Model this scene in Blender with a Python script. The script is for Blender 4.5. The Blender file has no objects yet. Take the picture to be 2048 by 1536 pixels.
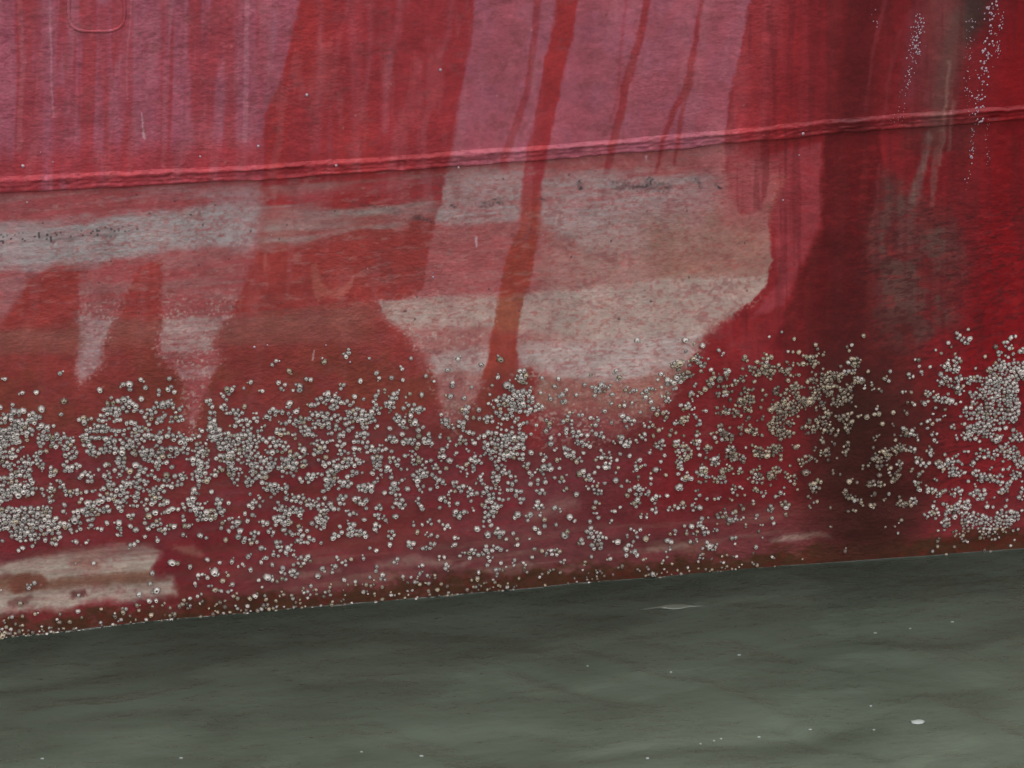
import bpy, math, random
import numpy as np

# ------------------------------------------------------------------ camera
F = 4490.0                       # focal length in pixels of the 2048 px wide photograph
PSI, PIT, DIST = math.radians(9.5), math.radians(25.0), 4.05
WL = 1188.0                      # height of the waterline in the middle of the frame
CAM = np.array([-DIST*math.sin(PSI), -DIST*math.cos(PSI), DIST*math.tan(PIT+math.atan((WL-768)/F))])
CF = np.array([math.sin(PSI)*math.cos(PIT), math.cos(PSI)*math.cos(PIT), -math.sin(PIT)])
CR = np.array([math.cos(PSI), -math.sin(PSI), 0.0])
CU = np.cross(CR, CF)
sc = bpy.context.scene
cd = bpy.data.cameras.new('camera'); cam = bpy.data.objects.new('camera', cd)
sc.collection.objects.link(cam); sc.camera = cam
cam.location = CAM; cam.rotation_mode = 'XYZ'
cam.rotation_euler = (math.pi/2-PIT, 0, -PSI)
cd.sensor_width = 36; cd.lens = 36*F/2048; cd.clip_start = .05; cd.clip_end = 500
cd.dof.use_dof = True; cd.dof.focus_distance = 4.45; cd.dof.aperture_fstop = 9

# ------------------------------------------------------------------ sky and sun (overcast)
SUN_EL, SUN_AZ = math.radians(82), math.radians(205)     # azimuth measured from +Y (behind the hull) to +X
w = bpy.data.worlds.new('World'); sc.world = w; w.use_nodes = True
nt = w.node_tree; bg = nt.nodes['Background']
sky = nt.nodes.new('ShaderNodeTexSky'); sky.sky_type = 'NISHITA'; sky.sun_disc = False
sky.sun_elevation = SUN_EL; sky.sun_rotation = SUN_AZ
sky.air_density = 1.6; sky.dust_density = 6; sky.ozone_density = .6
hs = nt.nodes.new('ShaderNodeHueSaturation'); hs.inputs['Saturation'].default_value = .42
nt.links.new(sky.outputs[0], hs.inputs['Color']); nt.links.new(hs.outputs[0], bg.inputs[0])
bg.inputs[1].default_value = .07
sl = bpy.data.lights.new('sun', 'SUN'); sl.energy = 1.5; sl.angle = math.radians(20); sl.color = (1, .985, .97)
so = bpy.data.objects.new('sun', sl); sc.collection.objects.link(so)
so.rotation_euler = (math.pi/2-SUN_EL, 0, math.pi-SUN_AZ)
sc.view_settings.view_transform = 'Standard'; sc.view_settings.look = 'None'
sc.view_settings.exposure = 2.65; sc.view_settings.gamma = 1.0

# ------------------------------------------------------------------ small maths
FLARE = math.tan(math.radians(13))
def hull_y(x, z):                # outer face of the plating: flared outwards, very slightly hollow
    x = np.asarray(x, float); z = np.asarray(z, float)
    xx = np.clip((x-.1)/1.1, -1.6, 1.6)
    return -z*FLARE + .016*(1-xx*xx)*np.clip((1.2-z)/1.2, 0, 1) + dents(x, z)
def sstep(a, b, v):
    t = np.clip((v-a)/(b-a), 0, 1); return t*t*(3-2*t)
def hash2(i, j, seed):
    i = i.astype(np.int64); j = j.astype(np.int64)
    n = (i*374761393 + j*668265263 + seed*974634777) & 0xffffffff
    n = ((n ^ (n >> 13))*1274126177) & 0xffffffff
    n = (n ^ (n >> 16)) & 0xffffffff
    return n/4294967295.0
def vnoise(x, y, seed=0):
    xi = np.floor(x); yi = np.floor(y); fx = x-xi; fy = y-yi
    fx = fx*fx*(3-2*fx); fy = fy*fy*(3-2*fy)
    a = hash2(xi, yi, seed); b = hash2(xi+1, yi, seed); c = hash2(xi, yi+1, seed); d = hash2(xi+1, yi+1, seed)
    return (a*(1-fx)+b*fx)*(1-fy) + (c*(1-fx)+d*fx)*fy
def fbm(x, y, seed=0, oct=4):
    r = 0; a = .5; t = 0
    for k in range(oct):
        r = r + a*vnoise(x*2**k+k*17.3, y*2**k+k*9.1, seed+k); t += a; a *= .55
    return r/t
def dents(x, z):
    low = np.exp(-((z-.10)/.12)**2)
    d = .010*(fbm(x*1.3, z*2.2, 3, 2)-.5)
    d = d + low*.012*(fbm(x*2.6+z*3, z*9.0-x*.8, 5, 3)-.5)
    return d + .0016*(fbm(x*22, z*26, 8, 2)-.5)
def proj(x, y, z):
    dx, dy, dz = x-CAM[0], y-CAM[1], z-CAM[2]
    d = np.maximum(dx*CF[0]+dy*CF[1]+dz*CF[2], 1.0)
    return 1024+F*(dx*CR[0]+dy*CR[1]+dz*CR[2])/d, 768-F*(dx*CU[0]+dy*CU[1]+dz*CU[2])/d
def unproj(X, Y):                # where a chart position lies on the plating (solved on the real curved face)
    X = np.asarray(X, float); Y = np.asarray(Y, float)
    rx = [CF[k]*F + CR[k]*(X-1024) - CU[k]*(Y-768) for k in range(3)]
    off = np.zeros_like(X)
    for _ in range(6):           # plane y = -z*FLARE + off
        t = (off - CAM[1] - CAM[2]*FLARE)/(rx[1] + rx[2]*FLARE)
        x = CAM[0]+rx[0]*t; z = CAM[2]+rx[2]*t
        off = hull_y(x, z)+z*FLARE
    return x, hull_y(x, z), z
def on_water(X, Y):
    r = CF*F + CR*(X-1024) - CU*(Y-768); t = -CAM[2]/r[2]; return CAM+r*t
def line_fn(pts):
    px = np.array([p[0] for p in pts], float); py = np.array([p[1] for p in pts], float)
    def f(X):
        X = np.asarray(X, float); v = np.interp(X, px, py)
        v = np.where(X < px[0], py[0]+(X-px[0])*(py[1]-py[0])/(px[1]-px[0]), v)
        return np.where(X > px[-1], py[-1]+(X-px[-1])*(py[-1]-py[-2])/(px[-1]-px[-2]), v)
    return f
y_water = line_fn([(0,1284),(512,1235),(1024,1186),(1536,1140),(2048,1100)])
y_seam = line_fn([(0,383),(350,367),(700,347),(1000,325),(1380,294),(1655,267),(2048,237)])

def poly_sd(P, X, Y):            # signed distance (positive inside)
    P = np.array(P, float); n = len(P); d = np.full(X.shape, 1e18); ins = np.zeros(X.shape, bool)
    for k in range(n):
        a = P[k]; b = P[(k+1) % n]; ex, ey = b-a; wx = X-a[0]; wy = Y-a[1]
        t = np.clip((wx*ex+wy*ey)/(ex*ex+ey*ey+1e-9), 0, 1)
        d = np.minimum(d, (wx-ex*t)**2+(wy-ey*t)**2)
        c = (a[1] > Y) != (b[1] > Y)
        if ey != 0: ins ^= c & (X < ex*wy/ey + a[0])
    return np.where(ins, 1, -1)*np.sqrt(d)
def stroke_sd(P, wds, X, Y):     # signed distance to a band of varying half width
    P = np.array(P, float); wds = np.broadcast_to(np.array(wds, float), (len(P),)); r = np.full(X.shape, -1e9)
    for k in range(len(P)-1):
        a = P[k]; b = P[k+1]; ex, ey = b-a; wx = X-a[0]; wy = Y-a[1]
        t = np.clip((wx*ex+wy*ey)/(ex*ex+ey*ey+1e-9), 0, 1)
        r = np.maximum(r, wds[k]*(1-t)+wds[k+1]*t - np.sqrt((wx-ex*t)**2+(wy-ey*t)**2))
    return r

# ------------------------------------------------------------------ paint, chalk, slime and rust of the plating
class Paint:
    def __init__(s, X, Y):
        s.X, s.Y = X, Y; s.c = np.zeros((len(X), 3)); s.wet = np.zeros(len(X))
        s.wx = (fbm(X/40, Y/40, 21, 4)-.5)*15; s.wy = (fbm(X/40, Y/40, 25, 4)-.5)*15; s.ev = .45+2.4*fbm(X/55, Y/55, 28, 3)**1.5
        s.fx = (fbm(X/8, Y/8, 31, 3)-.5)*8; s.fy = (fbm(X/8, Y/8, 35, 3)-.5)*8
    def blend(s, m, col, wet=None):
        m = np.clip(m, 0, 1); s.c += (np.array(col, float)-s.c)*m[:, None]
        if wet is not None: s.wet += (wet-s.wet)*m
    def _sel(s, P, pad):
        P = np.array(P, float)
        return np.where((s.X > P[:, 0].min()-pad) & (s.X < P[:, 0].max()+pad) & (s.Y > P[:, 1].min()-pad) & (s.Y < P[:, 1].max()+pad))[0]
    def poly(s, P, edge=2.5, rough=1.0):
        i = s._sel(P, edge*2+25); m = np.zeros(len(s.X))
        d = poly_sd(P, s.X[i]+(s.wx[i]+s.fx[i])*rough, s.Y[i]+(s.wy[i]+s.fy[i])*rough)
        e_ = edge*s.ev[i]; m[i] = sstep(-e_, e_, d); return m
    def stroke(s, P, w, edge=2.5, rough=1.0):
        i = s._sel(P, np.max(w)+edge*2+25); m = np.zeros(len(s.X))
        d = stroke_sd(P, w, s.X[i]+(s.wx[i]+s.fx[i])*rough, s.Y[i]+(s.wy[i]+s.fy[i])*rough)
        m[i] = sstep(-edge, edge, d); return m

DRY_LEFT = [(-900,-900),(640,-900),(600,0),(563,140),(532,230),(522,350),(514,450),(505,530),(472,600),(455,645),(425,690),(443,722),
            (430,735),(418,770),(402,800),(398,822),(384,868),(374,830),(370,790),(352,745),(312,715),(308,690),(322,640),(328,560),(325,520),
            (300,524),(275,535),(238,620),(208,690),(190,742),(165,768),(154,742),(163,690),(166,640),(158,600),(160,525),
            (120,520),(60,560),(30,600),(-20,660),(-900,900)]
DRY_MID = [(960,-900),(950,0),(938,110),(922,180),(915,250),(903,320),(886,360),(878,420),(858,500),(848,560),(838,590),(755,603),(765,625),(800,655),
           (835,695),(862,735),(872,780),(885,812),(890,850),(905,858),(930,820),(952,800),(968,760),(985,735),(1030,742),(1062,740),(1068,800),(1082,885),(1130,880),
           (1210,886),(1262,858),(1300,832),(1345,790),(1368,742),(1395,700),(1420,660),(1460,632),(1515,590),(1530,570),(1548,520),
           (1540,480),(1535,440),(1545,410),(1560,375),(1545,352),(1520,420),(1480,430),(1458,370),(1447,300),(1458,180),(1480,90),(1500,0),(1530,-900)]
WET_MID = [(1190,-900),(1158,0),(1135,120),(1112,215),(1096,300),(1084,390),(1078,470),(1062,560),(1045,620),(1034,690),(1040,742),(960,762),(978,700),
           (990,640),(1003,570),(1012,520),(1038,455),(1046,340),(1062,260),(1088,130),(1112,10),(1130,-900)]
def s_w(p, i): return (p.wx[i]+p.fx[i]*2)
def paint_hull(X, Y):
    p = Paint(X, Y); n = len(X)
    ys = y_seam(X); yw = y_water(X); up = sstep(3, -3, Y-ys); v = Y-ys; h = yw-Y       # v below the seam, h above the water
    # vertical runs: high frequency across, slow along
    s1 = fbm(X/26+Y/900, Y/420, 51, 4); s2 = fbm(X/9+Y/700, Y/300, 52, 3); s3 = fbm(X/70, Y/500, 53, 3)
    hz = fbm(X/190, (Y+X*.075)/16, 61, 4); hz2 = fbm(X/60, (Y+X*.075)/5, 62, 3); blot = fbm(X/60, Y/60, 65, 4); grain = fbm(X/11, Y/6, 68, 2)
    blot2 = fbm(X/160, Y/130, 66, 3)
    p.c[:] = (150, 45, 50)
    # wet red, shading by stretches of paint
    p.blend(.6*sstep(.45, .62, s3), (160, 46, 47)); p.blend(.35*sstep(.5, .75, s1), (163, 66, 74))
    low = 1-up
    p.blend(low*sstep(20, 120, v)*.9, (148, 55, 50)); p.blend(low*.5*sstep(.45, .7, hz), (143, 66, 60))
    # ---- the chalky dry paint
    mL = p.poly(DRY_LEFT, 4.0, .9); mM = p.poly(DRY_MID, 3.5, .9)
    sof = sstep(600, 660, Y)*.75; mL = mL*(1-sof)+sof*p.poly(DRY_LEFT, 11, 1.5); mM = mM*(1-sof)+sof*p.poly(DRY_MID, 12, 1.6); mW = p.poly(WET_MID, 3.0, .7)
    redrun = sstep(.44, .60, .75*s1+.25*s2) * sstep(620, 420, X)
    for q, wd in (([(70,-50),(78,150),(72,380)],10),([(122,180),(118,300),(116,360)],12),([(205,20),(212,200),(222,370)],11),([(250,0),(256,200),(262,370)],12),
                  ([(330,-40),(328,120),(322,330)],7),([(420,20),(405,100),(395,220)],8)):
        redrun = np.maximum(redrun, .7*p.stroke(q, wd, 9, .6))
    fade = sstep(150, 40, ys-Y)*sstep(60, 420, X+120*(blot-.5)) # pink stops short of the seam on the left
    pinkL = (162, 84, 101)
    m = mL*up*(1-.75*redrun)
    p.blend(m*.92, pinkL); p.blend(m*.45*sstep(.5, .75, s2), (160, 104, 122)); p.blend(m*.4*sstep(.45, .7, blot), (148, 76, 88))
    mot = fbm(X/13, Y/10, 74, 3); p.blend(m*.5*sstep(.52, .75, mot), (128, 58, 70)); p.blend(m*.35*sstep(.55, .75, fbm(X/30, Y/22, 75, 3)), (170, 104, 116))
    p.blend(mL*up*sstep(105, 45, ys-Y+40*(blot-.5))*.75*sstep(.30, .5, s1+.1), (158, 50, 56))
    m = mL*low
    p.blend(m*.78, (160, 82, 84)); p.blend(m*.6*sstep(.4, .7, hz), (156, 106, 104))
    m = mM*(1-mW)
    p.blend(m*up, (163, 84, 98)); p.blend(m*up*.55*sstep(.4, .7, blot2), (153, 80, 97)); p.blend(m*up*.35*sstep(.5, .75, s1), (168, 98, 112)); 
    p.blend(m*up*.35*sstep(.35, .6, blot), (164, 74, 80))
    p.blend(m*low, (164, 86, 86)); p.blend(m*low*.4*sstep(.4, .7, hz), (158, 100, 98)); p.blend(m*low*sstep(1040, 1120, X+60*(blot-.5))*sstep(400, 440, Y)*.8, (166, 114, 108))
    p.blend(m*low*sstep(590, 640, Y)*.75, (168, 118, 110))
    # pale runs in the wet red between
    for q, wd, a in (([(800,-20),(795,60),(775,130),(768,260)],6,.35),([(905,-20),(898,60),(880,110)],5,.3),([(640,0),(640,160),(630,300)],7,.25),
                     ([(700,0),(712,200),(708,330)],9,.22),([(742,0),(738,120),(728,220)],5,.3),([(840,120),(842,250),(838,330)],5,.2),([(660,180),(658,330)],4,.2)):
        p.blend(a*p.stroke(q, wd, 7, .5), (168, 96, 108))
    # thin wet runs over the chalk
    for q, wd, a in (([(1085,-40),(1075,0),(1068,80),(1052,190),(1034,240),(1014,300),(1003,350)],[7,8,7,6,8,9,6],.6),
                     ([(1296,-40),(1292,10),(1278,80),(1262,130),(1246,175),(1240,230),(1226,290),(1214,340),(1206,400)],[6,6,7,9,9,8,8,6,4],.85),
                     ([(1404,-40),(1398,20),(1385,110),(1375,170),(1348,215),(1330,268),(1322,300),(1312,345)],[4,4,6,8,6,4,4,3],.85),
                     ([(1380,160),(1366,205),(1356,270),(1350,330)],[6,5,4,3],.7),([(1252,0),(1235,160),(1222,240)],3,.35),([(1100,200),(1080,260),(1070,300)],5,.3)):
        p.blend(a*p.stroke(q, wd, 3, .5), (146, 48, 52), .6)
    # ---- grey film of the old waterline, rubbed through along the grain
    gband = lambda top, bot, e: sstep(-e, e, Y-top(X)+24*(blot-.5)+30*(hz-.5))*sstep(e, -e, Y-bot(X)+34*(blot-.5)+34*(hz-.5))
    t1 = line_fn([(-200,450),(0,448),(220,432),(520,395)]); b1 = line_fn([(-200,560),(0,542),(160,528),(300,505),(520,500)])
    g = gband(t1, b1, 12)*sstep(535, 500, X-(Y-450)*-.15)
    p.blend(g*(.88+.6*(hz2-.5)), (158, 150, 148)); p.blend(g*.5*sstep(.45, .65, hz), (174, 166, 164))
    t2 = line_fn([(520,410),(700,416),(880,400)]); b2 = line_fn([(520,500),(640,482),(860,440)])
    g = gband(t2, b2, 10)*sstep(500, 540, X)*sstep(900, 860, X)
    p.blend(g*(.60+1.2*(hz-.5)), (148, 132, 126))
    g = gband(line_fn([(520,382),(900,352)]), line_fn([(520,400),(900,368)]), 8)*sstep(520, 560, X)*sstep(1090, 1000, X)
    p.blend(g*(.35+1.0*(hz-.5)), (150, 112, 108))
    g = p.poly([(150,378),(290,372),(520,362),(510,410),(380,420),(240,432),(160,440)], 10, 1); p.blend(g*.4*sstep(.4, .62, hz), (160, 120, 122))
    g = p.poly([(400,385),(518,372),(515,405),(430,412)], 9, 1); p.blend(g*.6, (158, 132, 134))
    # grey band in the dry middle field
    g = gband(line_fn([(880,350),(1100,342),(1470,352)]), line_fn([(880,446),(1070,440),(1180,500),(1480,520)]), 12)*mM*(1-mW)*sstep(1500, 1380, X)
    p.blend(g*(.72+.8*(hz2-.5)+.5*(hz-.5)), (162, 148, 145))
    g = sstep(430, 540, Y+60*(blot2-.5))*sstep(1060, 1180, X+80*(blot-.5))*mM*(1-mW)*sstep(760, 640, Y)
    p.blend(g*(.75+.7*(hz2-.5)), (162, 126, 116)); p.blend(g*.35*sstep(.5, .7, blot), (150, 108, 92))
    g = p.poly([(1290,440),(1540,400),(1545,520),(1500,600),(1380,620),(1300,560)], 30, 1)*mM; p.blend(g*.55, (152, 104, 88))
    # pale band
    g = gband(line_fn([(740,606),(880,588),(1010,592),(1090,578),(1260,572),(1560,545)]), line_fn([(740,640),(1000,660),(1300,690),(1500,660)]), 13)
    p.blend(g*mM*(1-.75*mW)*(.85+.5*(hz2-.5)), (180, 160, 148)); p.blend(g*mW*.75, (150, 104, 78)); p.blend(mW*low*sstep(350, 460, Y)*.5, (152, 66, 46))
    g = gband(line_fn([(860,715),(1000,690),(1400,672)]), line_fn([(860,755),(1060,744),(1240,762),(1400,722)]), 14)*mM*(1-mW)
    p.blend(g*(.85+.8*(hz2-.5)), (188, 172, 166))
    g = p.poly([(1062,758),(1250,768),(1370,742),(1340,795),(1262,860),(1205,888),(1084,888)], 8, 1)*mM
    p.blend(g*.75, (158, 104, 90)); p.blend(g*.5*sstep(.45, .65, blot), (148, 110, 92)); p.blend(g*.4*sstep(850, 885, Y), (160, 92, 98))
    g = p.poly([(884,812),(960,800),(935,860),(905,880),(880,850)], 12, 1); p.blend(g*.5, (150, 112, 96))
    # pale ends of the left runs
    g = p.poly([(160,632),(232,634),(206,692),(192,740),(165,770),(152,742)], 4, 1); p.blend(g*(.8+.6*(hz2-.5)), (172, 148, 148))
    g = p.poly([(318,632),(458,636),(430,690),(428,700),(318,705)], 5, 1)*mL; p.blend(g*(.75+.9*(hz2-.5)), (176, 150, 144))
    g = p.poly([(345,745),(430,735),(425,752),(362,758)], 4, 1); p.blend(g*.6, (168, 130, 130))
    g = p.poly([(0,560),(50,545),(45,590),(0,650)], 8, 1); p.blend(g*.5, (156, 100, 102))
    # dull slime band left
    g = gband(line_fn([(-100,660),(300,640),(760,612)]), line_fn([(-100,715),(300,690),(760,690)]), 16)*sstep(790, 700, X)*(1-mL)
    p.blend(g*.6, (130, 88, 76)); 
    # little torn tongues
    for q in ([(622,535),(632,525),(640,560),(660,580),(690,572),(712,548),(706,575),(680,597),(640,590),(634,602),(625,580)], [(528,512),(534,505),(536,530),(530,540)]):
        p.blend(.75*p.poly(q, 2.5, .7), (168, 88, 76))
    # ---- below: rust red turning maroon
    lowm = sstep(640, 800, Y+X*.05+40*(blot-.5))*(1-mL)*(1-mM*sstep(900, 870, Y))
    p.blend(lowm*.75, (122, 48, 43)); p.blend(lowm*.5*sstep(.42, .62, blot), (116, 60, 42))
    mar = sstep(820, 930, Y+X*.03+60*(blot2-.5))
    p.blend(mar*.85, (110, 45, 44)); p.blend(mar*.38*sstep(.45, .62, fbm(X/120, (Y+X*.1)/26, 71, 3)), (134, 34, 46)); p.blend(mar*.35*sstep(.5, .68, fbm(X/90, (Y+X*.1)/22, 72, 3)), (108, 62, 66))
    mm = sstep(860, 960, Y)*sstep(760, 1000, X)*sstep(1640, 1500, X); p.blend(mm*.7*(.5+sstep(.35, .6, blot)*.5), (112, 56, 60)); p.blend(mm*.5*sstep(.56, .7, hz), (126, 40, 48))
    # ---- right hand side: deep wet red and dark runs, with the dimmer shade painted in
    r = sstep(1440, 1560, X+.30*(Y-300))*(1-mM); p.blend(r*.85, (134, 29, 34), .5)
    p.blend(r*.4*sstep(.45, .7, s1)*up, (140, 48, 54))
    p.blend(sstep(1640, 1900, X)*.75*(1-mar), (108, 20, 25), .5)
    q = p.poly([(1452,330),(1640,285),(1642,450),(1610,520),(1570,610),(1500,640),(1560,560),(1548,470),(1560,380),(1500,430),(1462,400)], 5, 1); p.blend(q*.9, (152, 58, 64))
    q = p.poly([(1545,345),(1580,360),(1556,400),(1545,440),(1530,430),(1535,390)], 6, 1); p.blend(q*.5, (164, 96, 84))
    q = p.poly([(1449,285),(1560,330),(1552,400),(1530,450),(1440,450)], 17, 1.4); p.blend(q*low*.62, (158, 84, 84))
    dk = p.poly([(1705,-900),(1696,0),(1676,110),(1664,210),(1654,290),(1740,290),(1745,210),(1752,100),(1772,0),(1790,-900)], 22, 1)  # soft shadow band painted into the colour, made wetter as well
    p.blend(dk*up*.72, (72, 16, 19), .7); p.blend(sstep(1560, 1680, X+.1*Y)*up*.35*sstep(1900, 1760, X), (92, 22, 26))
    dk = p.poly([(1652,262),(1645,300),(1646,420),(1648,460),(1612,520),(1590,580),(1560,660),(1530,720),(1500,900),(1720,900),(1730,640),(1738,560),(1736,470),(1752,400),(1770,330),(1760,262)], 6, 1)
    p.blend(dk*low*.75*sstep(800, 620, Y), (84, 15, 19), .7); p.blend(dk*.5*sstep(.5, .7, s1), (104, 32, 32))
    q = p.poly([(1745,690),(1730,560),(1740,460),(1770,350),(1850,400),(1900,420),(1930,520),(1900,640),(1840,700)], 22, 1); p.blend(q*.7, (96, 44, 42)); p.blend(q*.7*sstep(.44, .60, blot), (92, 70, 62))
    # greenish grey smear running from the top right
    for q, wd, a, c in (([(1900,-60),(1890,60),(1872,160),(1860,240)],[60,45,34,26],.5,(104, 78, 74)),([(1960,-40),(1948,30),(1935,70)],[40,28,10],.8,(44, 40, 36)),
                        ([(1915,40),(1895,140),(1880,240),(1862,300)],[26,22,18,10],.45,(86, 70, 60)),([(1856,270),(1846,330),(1828,400)],[7,8,9],.75,(128, 108, 98)),
                        ([(1884,260),(1870,330),(1862,410)],[6,6,5],.6,(126, 84, 78)),([(1830,380),(1820,430),(1815,480)],[12,18,26],.5,(92, 70, 64)),
                        ([(1830,30),(1826,120),(1812,200)],[18,22,14],.35,(122, 62, 74)),([(1768,0),(1740,130),(1730,220)],[5,4,3],.35,(140, 60, 66)),
                        ([(1800,60),(1780,140),(1765,260)],[4,4,4],.3,(136, 60, 66)),([(1895,120),(1888,260),(1880,330)],[3,3,3],.5,(146, 116, 104)),
                        ([(1905,200),(1897,300)],[3,2],.5,(146, 120, 108)),([(1760,330),(1752,400),(1748,430)],[3,3,2],.35,(150, 60, 66))):
        p.blend(a*p.stroke(q, wd, max(3, np.max(wd)*.6), .7), c, .5)
    sm = p.poly([(1800,250),(1960,232),(1950,300),(1800,310)], 14, 1); p.blend(sm*.35, (88, 48, 44))
    p.blend(sstep(1940, 2010, X+.1*(Y-300))*sstep(860, 700, Y)*.8, (124, 10, 17), .55)
    # olive slime low on the right
    q = p.poly([(1655,640),(1650,760),(1640,860),(1600,960),(1640,1110),(1760,1120),(1800,1000),(1790,860),(1800,760),(1850,640),(1740,600)], 40, 1.5); p.blend(q*.55, (70, 26, 24), .6)
    q = p.poly([(1680,1130),(1600,960),(1660,860),(1740,780),(1850,740),(1870,860),(1850,980),(1830,1080),(1840,1120)], 45, 1.5); p.blend(q*(.62+.6*(blot-.5)), (66, 32, 26), .6)
    q = p.poly([(1700,1110),(1670,1030),(1740,990),(1830,1010),(1820,1100)], 26, 1.5); p.blend(q*.5, (62, 40, 24))
    q = p.stroke([(1835,1010),(1810,1050),(1795,1110)], [10,7,9], 8); p.blend(q*.5, (60, 30, 20))
    rk = fbm(X/13, (Y+X*.22)/4.5, 431, 3); p.blend(sstep(1640, 1760, X)*sstep(340, 440, Y)*sstep(1080, 980, Y)*sstep(.52, .66, rk)*.45, (58, 22, 24))
    p.blend(sstep(1380, 1500, X)*(1-mM)*sstep(120, 300, Y)*sstep(.55, .70, fbm(X/18, (Y+X*.15)/8, 433, 3))*.30, (150, 36, 40))
    p.blend(sstep(1380, 1500, X)*(1-mM)*sstep(.5, .7, fbm(X/12, Y/200, 435, 3))*.35*sstep(1000, 700, Y), (88, 24, 28))
    # dark rims below the pale tongues
    q = p.poly([(1062,735),(1050,790),(1040,880),(1080,900),(1090,850),(1072,790),(1075,750)], 8, 1); p.blend(q*.7, (138, 44, 42))
    # scuffing: the pale areas are rubbed through, and sprinkled outside their borders
    near = np.zeros(n)
    i = np.where((X > 100) & (X < 1620) & (Y > 330) & (Y < 900))[0]
    if len(i): near[i] = np.maximum(sstep(-26, 6, poly_sd(DRY_MID, X[i]+s_w(p, i), Y[i])), sstep(-22, 6, poly_sd(DRY_LEFT, X[i]+s_w(p, i), Y[i])))
    sp1 = fbm(X/4.5, Y/4.0, 401, 2); sp2 = fbm(X/16, Y/9, 403, 3)
    p.blend(near*(1-mW)*sstep(560, 620, Y)*sstep(.56, .66, sp1)*(.30+.5*sstep(.4, .6, sp2)), (178, 152, 142))
    p.blend(near*sstep(.56, .68, fbm(X/7, Y/4.5, 405, 3))*.32*low, (152, 60, 58))
    p.blend(low*sstep(.60, .74, fbm(X/22, (Y+X*.08)/7, 407, 3))*.35*sstep(700, 560, Y)*sstep(1500, 1400, X), (164, 128, 120))
    p.blend(sstep(1180, 1420, X+.5*(Y-800))*(1-mM)*sstep(690, 800, Y)*sstep(1900, 1750, X)*.60, (106, 31, 34))
    q = p.poly([(1650,470),(1640,600),(1610,720),(1640,900),(1690,1060),(1800,1060),(1790,880),(1750,700),(1740,560),(1735,480)], 30, 1.3); p.blend(q*.42, (66, 20, 20), .6)
    # ---- zone just above the water
    nearw = sstep(170, 60, h+30*(blot-.5)); p.blend(nearw*.72*sstep(350, 600, X)*(1-.5*sstep(1580, 1700, X)), (112, 64, 64), .9)
    p.wet = np.maximum(p.wet, sstep(330, 120, h+60*(blot-.5))*.9)
    gg = fbm(X/150, (Y+X*.10)/13, 77, 3); p.blend(nearw*.55*sstep(.52, .68, gg)*sstep(400, 700, X)*sstep(1750, 1500, X), (128, 96, 82))
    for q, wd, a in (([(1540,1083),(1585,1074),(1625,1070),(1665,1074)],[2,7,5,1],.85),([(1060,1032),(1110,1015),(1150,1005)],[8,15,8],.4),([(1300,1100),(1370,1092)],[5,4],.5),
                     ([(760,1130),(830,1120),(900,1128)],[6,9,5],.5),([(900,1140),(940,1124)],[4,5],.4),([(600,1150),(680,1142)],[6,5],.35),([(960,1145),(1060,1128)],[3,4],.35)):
        p.blend(a*p.stroke(q, wd, max(4, np.max(wd)*.9), .8), (168, 144, 128))  # pale streaks, among them glints of the wet plating painted as colour
    al = sstep(56, 26, h+48*(fbm(X/38, Y/26, 83, 4)-.5)+22*(grain-.5)); p.blend(al*.92, (70, 45, 28), 1.0); p.blend(al*.28*sstep(.56, .66, fbm(X/26, Y/14, 81, 3)), (118, 30, 26))
    dz = p.poly([(1640,700),(1625,860),(1600,960),(1600,1060),(1640,1125),(1800,1120),(1850,1060),(1880,960),(1860,820),(1800,720)], 40, 1.6)
    p.blend(dz*.62*(.6+.8*(fbm(X/60, Y/40, 521, 3)-.2)), (60, 30, 24), .6); dz = p.poly([(1655,820),(1640,960),(1680,1100),(1770,1100),(1790,960),(1760,800),(1700,760)], 36, 1.6); p.blend(dz*.6, (48, 25, 19), .6)
    # ---- bare cream patch, bottom left
    cr = p.poly([(-900,1120),(0,1126),(100,1110),(150,1098),(230,1086),(310,1092),(335,1104),(308,1130),(300,1150),(348,1156),(352,1188),(300,1192),(250,1203),(205,1198),(150,1215),(60,1220),(0,1228),(-900,1290)], 8, 1.1)
    wear = .75+.4*(hz2-.5)-.5*sstep(1135, 1096, Y+X*.03)
    p.blend(cr*np.clip(wear+.15, 0, 1), (176, 163, 147), .85)
    p.blend(p.stroke([(-60,1176),(20,1168),(60,1166),(110,1170),(190,1160),(290,1152),(345,1146)], [12,16,16,8,11,11,9], 8)*.9*cr, (122, 84, 66))
    p.blend(p.stroke([(35,1170),(60,1164),(84,1160)], [16,19,13], 5)*.85, (112, 66, 52)); p.blend(p.stroke([(20,1206),(50,1200),(62,1194)], [6,9,5], 5)*.7, (104, 62, 56))
    p.blend(p.stroke([(150,1189),(168,1188)], [7,7], 4)*.8, (92, 50, 46)); p.blend(p.stroke([(150,1128),(190,1128)], [10,11], 8)*.5, (150, 88, 76))
    p.blend(p.poly([(318,1105),(345,1098),(375,1110),(372,1135),(320,1150),(312,1130)], 7, 1)*.6, (124, 34, 44))
    p.blend(p.stroke([(350,1094),(385,1100),(402,1110)], [4,8,5], 7)*.55, (160, 112, 96))
    # ---- fine specks
    sp = hash2(np.floor(X/4), np.floor(Y/4), 91)
    dkz = g1 = gband(line_fn([(-200,462),(0,462),(160,455),(260,452)]), line_fn([(-200,486),(0,486),(160,474),(260,470)]), 6)*sstep(300, 200, X)
    p.blend(dkz*.45*sstep(.4, .6, hz), (84, 76, 76)); p.blend(dkz*(sp > .88)*.7, (40, 42, 46))
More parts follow.
